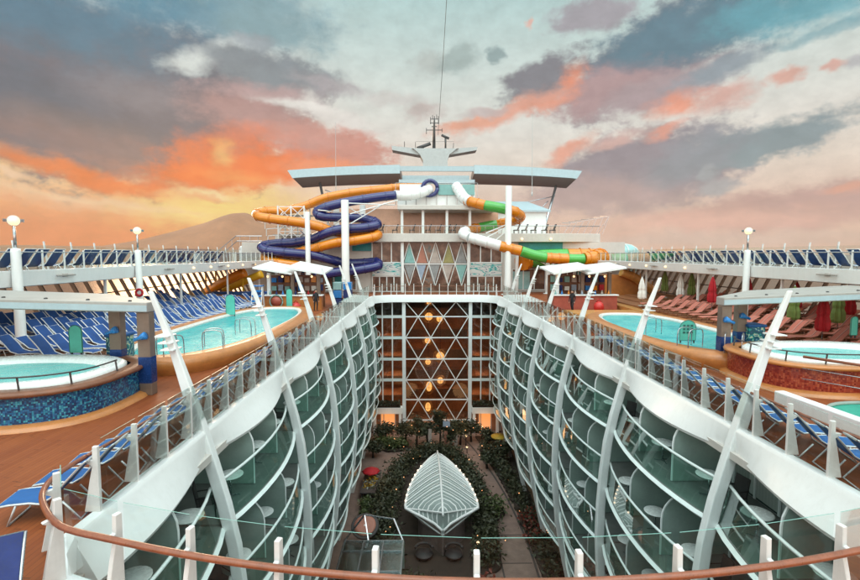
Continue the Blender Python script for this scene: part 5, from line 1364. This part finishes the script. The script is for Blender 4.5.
# path borders: dark curved lines along the right path
def pathline(pts, w, z, name='path_border'):
    P = spline([(x,y,0) for x,y in pts],6); L=[];Rr=[]
    for i,p in enumerate(P):
        d=(P[min(i+1,len(P)-1)]-P[max(i-1,0)]).normalized(); n=Vector((-d.y,d.x,0)); L.append((p+n*w/2)); Rr.append((p-n*w/2))
    mb=MB(); mb.loft([[(a.x,a.y,z),(b.x,b.y,z)] for a,b in zip(L,Rr)],False); structure(mb.build(name,'paving_dark'))
pathline([(6.1,27),(6.25,32),(6.1,37),(5.5,43),(4.2,50),(2.8,55)],.16,G+.012); pathline([(3.9,27),(4.0,33),(4.1,38),(3.8,43),(2.7,49)],.12,G+.012)
for y in (28.5,31.2,34.5,39): mb=MB(); mb.box(4.0,6.1,y,y+.08,G+.004,G+.014); structure(mb.build('path_joint','paving_dark'))
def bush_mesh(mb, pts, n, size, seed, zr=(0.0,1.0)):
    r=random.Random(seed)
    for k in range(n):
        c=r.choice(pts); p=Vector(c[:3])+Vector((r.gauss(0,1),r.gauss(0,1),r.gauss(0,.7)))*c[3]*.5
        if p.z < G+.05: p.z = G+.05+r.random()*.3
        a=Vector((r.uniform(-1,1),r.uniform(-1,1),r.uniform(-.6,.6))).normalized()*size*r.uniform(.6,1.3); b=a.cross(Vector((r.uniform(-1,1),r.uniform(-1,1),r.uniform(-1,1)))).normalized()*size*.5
        n0=mb.verts([p-a,p-b,p+a,p+b]); mb.face((n0,n0+1,n0+2,n0+3))
def lights(root, pts, n, seed, spread=.5):
    r=random.Random(seed); mb=MB()
    for k in range(n):
        c=r.choice(pts); p=Vector(c[:3])+Vector((r.gauss(0,1),r.gauss(0,1),r.gauss(0,.7)))*c[3]*spread; p.z=max(p.z,G+.1)+.12
        mb.sphere(p,r.uniform(.03,.055),6,4)
    mb.build('fairy_lights','fairy_light',root)
pb = [(-.4+4.7*math.cos(t)*(1-.12*math.sin(t)), 39.5+12.2*math.sin(t)) for t in [k*math.pi/24 for k in range(48)]]
mb = MB(); mb.prism(pb, G+.004, G+.16); structure(mb.build('planting_bed','soil'))
mb = MB(); mb.prism([(6.5,26),(8.2,26),(8.2,54),(4.6,54),(6.2,42)], G+.004, G+.12); structure(mb.build('planting_bed','soil'))
# planted ring round the skylight
def hedge(pts, L, mat='leaf_dark', n=2500, size=.16, lt=12, seed=1, bed=True, cat='hedge', name='hedge'):
    root=thing(name,L,cat,(sum(p[0] for p in pts)/len(pts),sum(p[1] for p in pts)/len(pts),G))
    mb=MB(); bush_mesh(mb,pts,n,size,seed); mb.build('foliage',mat,root)
    if lt: lights(root,pts,lt,seed+9)
    if bed:
        mb=MB()
        for p in pts: mb.lathe([(p[3]*1.05,0.004),(p[3]*1.05,.18),(p[3]*.95,.22),(.0001,.23)],(p[0],p[1],G),12)
        mb.build('bed','soil',root)
def chain(pts, step=.7, r=.9, h=.7):
    P=spline([(x,y,0) for x,y in pts],8); out=[];acc=0
    for a,b in zip(P,P[1:]):
        acc+=(b-a).length
        if acc>=step: acc=0; out.append((b.x,b.y,G+h,r))
    return out
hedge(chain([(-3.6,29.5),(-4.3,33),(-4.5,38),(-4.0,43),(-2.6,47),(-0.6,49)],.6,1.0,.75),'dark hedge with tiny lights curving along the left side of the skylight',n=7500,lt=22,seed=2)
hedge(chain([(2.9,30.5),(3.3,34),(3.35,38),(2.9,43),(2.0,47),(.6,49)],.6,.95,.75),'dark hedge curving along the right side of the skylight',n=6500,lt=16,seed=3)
hedge(chain([(7.2,29),(7.1,34),(6.9,39),(6.3,45),(5.4,50)],.7,.75,.6),'planted border with reddish shrubs along the right balcony wall','leaf_dark',n=3200,lt=8,seed=4)
hedge([(6.9,36.0,G+.6,.7),(7.0,34.8,G+.5,.6),(6.9,33.4,G+.5,.6)],'dark red shrub in the right border beside the path','leaf_red',n=700,lt=0,seed=5,cat='shrub',name='red_shrub')
hedge([(2.6,28.0,G+.6,.9),(2.2,27.2,G+.6,.8)],'round dark red bush at the near right garden corner','leaf_red',n=900,lt=0,seed=6,cat='shrub',name='red_shrub')
hedge([(-1.9,28.2,G+.6,1.0),(-2.6,27.6,G+.6,.8)],'dark bush near the glass pavilion at the front of the garden','leaf_dark',n=900,lt=3,seed=7,cat='shrub',name='dark_shrub')
hedge([(-5.9,42,G+.5,.55),(-6.1,41,G+.5,.5)],'yellow flowering shrub by the left balcony wall','leaf_yellow',n=600,lt=0,seed=8,cat='shrub',name='yellow_shrub')
hedge([(-6.0,38.5,G+.5,.6),(-6.0,37.4,G+.4,.5)],'green shrub with yellow tips by the left path','leaf_green',n=600,lt=0,seed=9,cat='shrub',name='green_shrub')
hedge(chain([(-6.6,52),(-5.2,50.6),(-3.6,50.8)],.6,.8,.7),'dark shrubs with lights in front of the left entrance','leaf_green',n=1500,lt=10,seed=10,cat='shrub',name='dark_shrub')
hedge([(4.4,37.6,G+.8,.85),(4.0,36.9,G+.6,.7)],'feathery green shrub leaning over the right garden path','leaf_green',n=700,lt=0,seed=12,cat='shrub',name='green_shrub')
# trees
def tree(x,y,h,r,L,seed,mat='leaf_dark',lt=8):
    root=thing('garden_tree',L,'tree',(x,y,G),'small trees in the well garden'); q=random.Random(seed)
    mb=MB(); mb.tube([(x,y,G),(x+q.uniform(-.1,.1),y,G+h*.35),(x+q.uniform(-.2,.2),y+q.uniform(-.1,.1),G+h*.8)],[.14,.10,.04],7)
    tips=[]
    for k in range(6):
        a=q.uniform(0,6.28); z=G+h*q.uniform(.3,.6); e=(x+math.cos(a)*r*.7,y+math.sin(a)*r*.7,z+h*q.uniform(.12,.3)); mb.tube([(x,y,z),e],[.05,.02],5); tips.append(e)
    mb.build('trunk','bark',root)
    pts=[(e[0],e[1],e[2],r*.62) for e in tips]+[(x,y,G+h*.8,r*.75),(x,y,G+h*.65,r*.8)]
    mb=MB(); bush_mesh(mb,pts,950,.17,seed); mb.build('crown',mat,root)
    if lt: lights(root,pts,lt,seed+5)
TR=[(-5.6,52.6,3.2,1.2,'dark tree left of the garden end in front of the entrance'),(-3.3,52.0,4.4,1.1,'dark tree with lights before the left lattice column'),(-2.1,50.6,4.8,1.0,'slim dark tree left of the skylight tip'),(-.9,51.6,4.2,1.0,'dark tree just behind the skylight tip'),(.5,51.2,5.6,.9,'tallest slim tree in the middle of the garden end'),(1.6,50.4,4.6,1.0,'dark tree right of the skylight tip'),(2.7,51.8,4.6,1.0,'dark tree before the right lattice column'),(4.0,52.6,4.0,1.1,'bushy tree near the right entrance'),(5.6,51.0,3.4,.9,'dark tree beside the right entrance planter'),(6.7,47.5,3.6,.9,'dark tree by the right wall beyond the path'),(-6.6,48.5,2.8,.9,'low tree by the far left wall'),(4.9,45.8,2.6,.6,'thin dark tree at the bend of the right path')]
for i,(x,y,h,r,L) in enumerate(TR): tree(x,y,h*(.62 if i not in (2,4) else .8),r*.85,L,40+i,lt=5 if i < 9 else 2)
# path lanterns
for i,(px,py,z) in enumerate(((412,425,-14.9),(393,426,-15.2),(482,427,-14.6),(466,436,-15.2),(467,447,-15.6),(478,543,-15.3))):
    c=onz(px,py,z); root=thing('garden_lamp',['warm lamp on a post at the garden end, left of centre','warm lamp by the left entrance door','warm lamp on a tall post beside the right entrance','warm lamp at the far end of the right path','low warm lamp beside the right path bend','small lamp post at the front edge of the right hedge'][i],'lamp',(c.x,c.y,G),'garden lamps')
    mb=MB(); mb.tube([(c.x,c.y,G),(c.x,c.y,z)],.045,6); mb.build('post','black_part',root); mb=MB(); mb.sphere(c,.11,8,6); mb.build('bulb','lamp_face',root)
# warm light of the garden lamps
for i,(x,y,z,e) in enumerate(((-3,50,-13.2,90),(3.5,50,-13.2,90),(-5,40,-14.0,40),(-5.6,54.3,-14.6,50),(5.8,54.3,-14.6,50))):
    d=bpy.data.lights.new('garden_glow','POINT'); d.energy=e; d.color=(1,.5,.22); d.shadow_soft_size=1.0; o=bpy.data.objects.new('garden_glow',d); COL.objects.link(o); o.location=(x,y,z)

# skylight: leaf shaped glass roof with a ridge and slanted ribs
def skylight():
    root=thing('glass_skylight','leaf shaped glass skylight with white ridge and slanted ribs in the garden','skylight',(0,38,G))
    y0,y1=31.9,45.6
    def hw(t): # half width along the length, t=0 near tip
        return 2.72*(smooth(0,.17,t)**.8 if t<.17 else math.cos((t-.17)/.83*math.pi/2)**.75)
    def cz(t): return -13.75 - .9*t + (0 if t > .1 else -1.0*(1-t/.1)*0.6)
    def rz(t): return -13.3 - 1.15*t + 1.0*math.sin(min(1,t/.9)*math.pi)**.7*.75
    N=26; ts=[i/N for i in range(N+1)]
    def P(t,u):   # u -1..1 across
        y=y0+(y1-y0)*t; h=max(hw(t),.02); return Vector((h*u,y,cz(t)+(rz(t)-cz(t))*(1-abs(u)**1.5)))
    mb=MB(); us=[-1,-.75,-.5,-.25,0,.25,.5,.75,1]; mb.loft([[P(t,u) for u in us] for t in ts],False); mb.build('glazing','fritted_glass',root,smooth=True)
    mb=MB(); mb.tube([P(t,0)+Vector((0,0,.04)) for t in ts],.085,6); mb.build('ridge','white_steel',root)
    for sgn in (-1,1):
        mb=MB(); mb.tube([P(t,sgn) for t in ts],.10,6); mb.build('edge_beam','white_steel',root)
        for k in range(13):
            tr=.07+k*.072
            te=max(tr-.13,tr*.42)
            mb=MB(); mb.tube([P(tr+(te-tr)*q,sgn*q)+Vector((0,0,.03)) for q in (0,.25,.5,.75,1)],.05,5); mb.build('slanted_rib','white_steel',root)
            if k>3 and k<12:
                mb=MB(); mb.sphere(P(te,sgn)+Vector((0,0,.14)),.075,6,5); mb.build('rim_light','soft_bulb',root)
            ti=tr+.036; tj=max(ti-.13,ti*.42)
            if ti<.99: mb=MB(); mb.tube([P(ti+(tj-ti)*q,sgn*q)+Vector((0,0,.02)) for q in (0,.25,.5,.75,1)],.022,4); mb.build('glazing_bar','white_steel',root)
    # nose struts
    a=P(.02,0); mb=MB()
    for sgn in (-1,1): mb.tube([a,P(.16,sgn)],.06,5); mb.tube([Vector((0,y0+.3,-14.9)),P(.16,sgn)],.05,5)
    mb.tube([a,Vector((0,y0+.3,-14.9))],.06,5); mb.build('nose_strut','white_steel',root)
    mb=MB(); mb.tube([(0,y0+.3,G),(0,y0+.3,-14.0)],.13,8); mb.build('nose_post','white_steel',root)
    # curb it stands on
    C=[Vector((hw(t)*.62+.05,y0+(y1-y0)*t*1.02,0)) for t in ts]
    out=[(p.x,p.y) for p in C]+[(-p.x,p.y) for p in C[::-1]]
    mb=MB(); mb.prism(out,G+.004,-14.8); mb.build('curb','skylight_curb',root)
M('skylight_curb',(0.16,0.12,0.11),.5,var=.2)
skylight()
# glass pavilion, round sign, green carpet with red parasol on the left side
root=thing('glass_pavilion','glass roofed pavilion frame at the near left of the garden','pavilion',(-4.6,29,G))
zt=-14.3
mb=MB(); mb.box(-6.6,-2.7,25.5,30.6,zt,zt+.04); mb.build('roof_glass','roof_glass',root)
mb=MB()
for y in (25.5,27.5,29.5,30.6): mb.bar((-6.6,y,zt+.08),(-2.7,y,zt+.08),.08)
for x in (-6.6,-5.3,-4,-2.7): mb.bar((x,25.5,zt+.1),(x,30.6,zt+.1),.08)
mb.bar((-2.7,30.6,zt),(-3.4,31.8,zt+.9),.09); mb.bar((-6.6,30.6,zt+.1),(-5.4,31.8,zt+1.2),.09); mb.bar((-5.4,31.8,zt+1.2),(-3.4,31.8,zt+.9),.07); mb.bar((-5.4,31.8,zt+1.2),(-5,30.6,zt),.07)
mb.build('roof_frame','steel_tube',root)
for x,y in ((-6.6,30.6),(-2.7,30.6),(-2.7,25.5)): mb=MB(); mb.bar((x,y,G),(x,y,zt),.14); mb.build('post','frosted',root)
c=onz(365,526,-14.6); root=thing('round_sign','round red and white sign disc on a post beside the glass pavilion','sign',(c.x,c.y,G))
m_=Matrix.Rotation(R(28),3,'X')
mb=MB(); mb.lathe([(.95,-.14),(1.0,0),(.95,.04)],c,24,m_); mb.build('rim','paving_dark',root)
mb=MB(); mb.lathe([(.78,.05),(.0001,.10)],c,24,m_); mb.build('disc','umbrella_white',root); mb=MB(); mb.lathe([(.78,.052),(.78,.09),(.56,.095)],c,24,m_); mb.build('red_band','kite_coral',root)
mb=MB(); mb.tube([(c.x,c.y,G),c],.09,8); mb.build('post','paving_dark',root)
a,b=onz(366,505,G+.02),onz(376,474,G+.02)
root=thing('patterned_table','long dark table with a pale green leaf pattern beside the left path','table',((a.x+b.x)/2,(a.y+b.y)/2,G))
cx=(a.x+b.x)/2; cy=(a.y+b.y)/2
mb=MB(); mb.box(cx-.75,cx+.75,cy-2.2,cy+2.2,G+.62,G+.74); mb.build('top','paving_dark',root,bevel=.03)
mb=MB(); rr=random.Random(2)
for k in range(26):
    x=cx+rr.uniform(-.5,.5); y=cy+rr.uniform(-1.9,1.9); an=rr.uniform(0,3.14); d=Vector((math.cos(an),math.sin(an),0))*.3; e=Vector((-d.y,d.x,0))*.25; z=Vector((x,y,G+.745)); mb.quad(z-d,z-e,z+d,z+e)
mb.build('leaf_pattern','frosted',root)
mb=MB()
for x in (cx-.6,cx+.6):
    for y in (cy-2,cy+2): mb.bar((x,y,G),(x,y,G+.62),.1)
mb.build('leg','paving_dark',root)
c=onz(371,468,G+1.6); root=thing('red_parasol','small open red parasol at the far end of the patterned table','parasol',(c.x,c.y,G))
mb=MB(); mb.lathe([(.85,-.32),(.72,-.22),(.4,-.06),(.0001,.04)],c,8); mb.build('canopy','umbrella_red',root); mb=MB(); mb.tube([(c.x,c.y,G),c],.04,6); mb.build('pole','steel_tube',root)
# garden seats at the front
for i,(px,py) in enumerate(((424,560),(454,560))):
    c=onz(px,py,G); root=thing('wicker_sofa',['dark round garden seat at the front of the garden, left one','dark round garden seat at the front of the garden, right one'][i],'seat',c,'dark garden seats')
    mb=MB(); mb.lathe([(.5,.25),(.62,.42),(.6,.5),(.0001,.52)],c,16); mb.build('seat','rattan_dark',root)
    mb=MB(); mb.tube([c+Vector((math.cos(t)*.6,math.sin(t)*.6,.5+.35)) for t in [k*math.pi/8 for k in range(9)]],.10,8); mb.build('backrest','rattan_dark',root); mb=MB(); mb.lathe([(.35,0),(.3,.25)],c,10); mb.build('base','black_part',root)
c=onz(482,412,G+.05) if False else Vector((6.6,49.2,G)); root=thing('green_urn','pale green topped stone urn by the right entrance','planter',c)
mb=MB(); mb.lathe([(.35,0),(.3,.5),(.22,1.4),(.35,1.8)],c,12); mb.build('stem','paving',root); mb=MB(); mb.lathe([(.8,1.8),(.85,1.95),(.0001,2.0)],c,16); mb.build('top','leaf_yellow',root)
# white and orange banners between the trees
for i,(px,py) in enumerate(((430,436),(446,438),(456,440),(446.5,424))):
    c=at(px,py,50.2); root=thing('fabric_banner',['white banner hanging among the trees, left one','orange banner hanging among the trees, middle one','pale banner hanging among the trees, right one','pale blue cloth sail above the hanging banners'][i],'banner',c,'banners at the garden end')
    w=.35 if i<3 else .75; mb=MB(); mb.box(c.x-w/2,c.x+w/2,c.y,c.y+.02,c.z-(.75 if i<3 else .3),c.z+(.75 if i<3 else .3)); mb.build('cloth',('kite_cream','kite_coral','kite_cream','kite_blue')[i],root); mb=MB(); mb.tube([(c.x,c.y+.04,G),(c.x,c.y+.04,c.z+.8)],.03,5); mb.build('pole','black_part',root)
# ------------------------------------------------------------------ sea and hills
mb=MB(); S_=30000; mb.quad((-S_,-S_,-46.5),(S_,-S_,-46.5),(S_,S_,-46.5),(-S_,S_,-46.5)); structure(mb.build('sea','sea_water',origin=(0,0,-46.5)))
def hills(name, pts, Yh, depth):
    P=[at(x,y,Yh) for x,y in pts]; P=spline(P,8); mb=MB(); rows=[]
    for k in range(7):
        q=k/6; row=[]
        for i,p in enumerate(P):
            z=-60+(p.z+60)*(1-(1-q)**1.6) + noise.noise(Vector((p.x*.004,q*3,1)))*18*(q*(1-q)*4)
            row.append((p.x*(1+.0*q), Yh-depth*(1-q)+noise.noise(Vector((p.x*.003,q*2,7)))*60*(1-q), z))
        rows.append(row)
    back=[(p.x,Yh+depth,-60) for p in P]; rows.append(back)
    mb.loft(rows,False); structure(mb.build(name,'sea_hill',smooth=True))
hills('mountain',[(60,253),(110,246),(150,239),(185,230),(212,222),(232,215),(246,213),(262,220),(290,226),(320,225),(350,232),(380,240),(420,250),(450,254)],3800,900)
hills('hill',[(-260,252),(-180,247),(-90,249),(-20,246),(30,245),(70,246),(110,246),(150,249),(200,252)],4800,500)
# ------------------------------------------------------------------ evening haze over the sea
def haze():
    m=bpy.data.materials.new('haze'); m.use_nodes=True; MATS['haze']=m; t=NT(m.node_tree); out=t.n['Material Output']; t.n.remove(t.n['Principled BSDF'])
    v=t.new('ShaderNodeVolumePrincipled'); v.inputs['Color'].default_value=(1.0,.74,.56,1); v.inputs['Density'].default_value=5e-5; v.inputs['Anisotropy'].default_value=.3
    t.link(v.outputs[0],out.inputs['Volume'])
    mb=MB(); mb.box(-6000,6000,-300,5400,-62,480); tag(mb.build('haze',m),kind='stuff')
haze()
# ------------------------------------------------------------------ people (small figures by the kiosks)
def person(loc, rz, L, cloth, scale=1.0, stride=.22):
    root=thing('person',L,'person',loc)
    J={'pel':(0,0,.95),'sp':(0,.01,1.18),'ch':(0,0,1.38),'nk':(0,0,1.52),'hd':(0,.02,1.64),'ht':(0,.02,1.76),
       'hl':(-.10,0,.90),'kl':(-.11,stride*.6,.50),'al':(-.11,stride*.4-.06,.09),'tl':(-.12,stride*.4+.10,.04),'hr':(.10,0,.90),'kr':(.11,-stride*.3,.50),'ar':(.11,-stride-.04,.10),'tr':(.12,-stride+.12,.04),
       'sl':(-.19,0,1.42),'el':(-.24,-.05,1.15),'wl':(-.24,.06,.92),'gl':(-.23,.09,.82),'sr':(.19,0,1.42),'er':(.24,-.03,1.15),'wr':(.23,.10,.93),'gr':(.22,.13,.83)}
    rad={'pel':.145,'sp':.125,'ch':.15,'nk':.06,'hd':.095,'ht':.07,'hl':.09,'kl':.065,'al':.045,'tl':.035,'hr':.09,'kr':.065,'ar':.045,'tr':.035,'sl':.07,'el':.048,'wl':.036,'gl':.035,'sr':.07,'er':.048,'wr':.036,'gr':.035}
    E_=[('pel','sp'),('sp','ch'),('ch','nk'),('nk','hd'),('hd','ht'),('pel','hl'),('hl','kl'),('kl','al'),('al','tl'),('pel','hr'),('hr','kr'),('kr','ar'),('ar','tr'),('ch','sl'),('sl','el'),('el','wl'),('wl','gl'),('ch','sr'),('sr','er'),('er','wr'),('wr','gr')]
    ks=list(J); me=bpy.data.meshes.new('body'); me.from_pydata([J[k] for k in ks],[(ks.index(a),ks.index(b)) for a,b in E_],[]); me.update()
    o=bpy.data.objects.new('body',me); COL.objects.link(o); o.parent=root; OFF['body']=Vector((0,0,0))
    sk=o.modifiers.new('skin','SKIN')
    for v,k in zip(me.skin_vertices[0].data,ks): v.radius=(rad[k],rad[k]); v.use_root=(k=='pel')
    sb=o.modifiers.new('sub','SUBSURF'); sb.levels=1; sb.render_levels=2; me.materials.append(MATS[cloth])
    OFF[root.name]=Vector((0,0,0))
    mb=MB(); mb.sphere((0,.02,1.69),.112,12,8,1.25); mb.build('head','skin',root); mb=MB(); mb.lathe([(.118,1.70),(.122,1.76),(.09,1.83),(.0001,1.855)],(0,0.0,0),12); mb.build('hair','hair_dark',root)
    for sx in (-1,1):
        mb=MB(); mb.sphere((sx*.23,.11,.81),.045,8,6,1.5)
        mb.build('hand','skin',root)
    root.rotation_euler=(0,0,rz)
px=onz(572,312,0); person(px,2.4,'person in black clothes walking past the right kiosk','cloth_black')
px=onz(316,311,0); person(px,-2.6,'person in dark clothes standing beside the left kiosk','cloth_black',stride=.08)
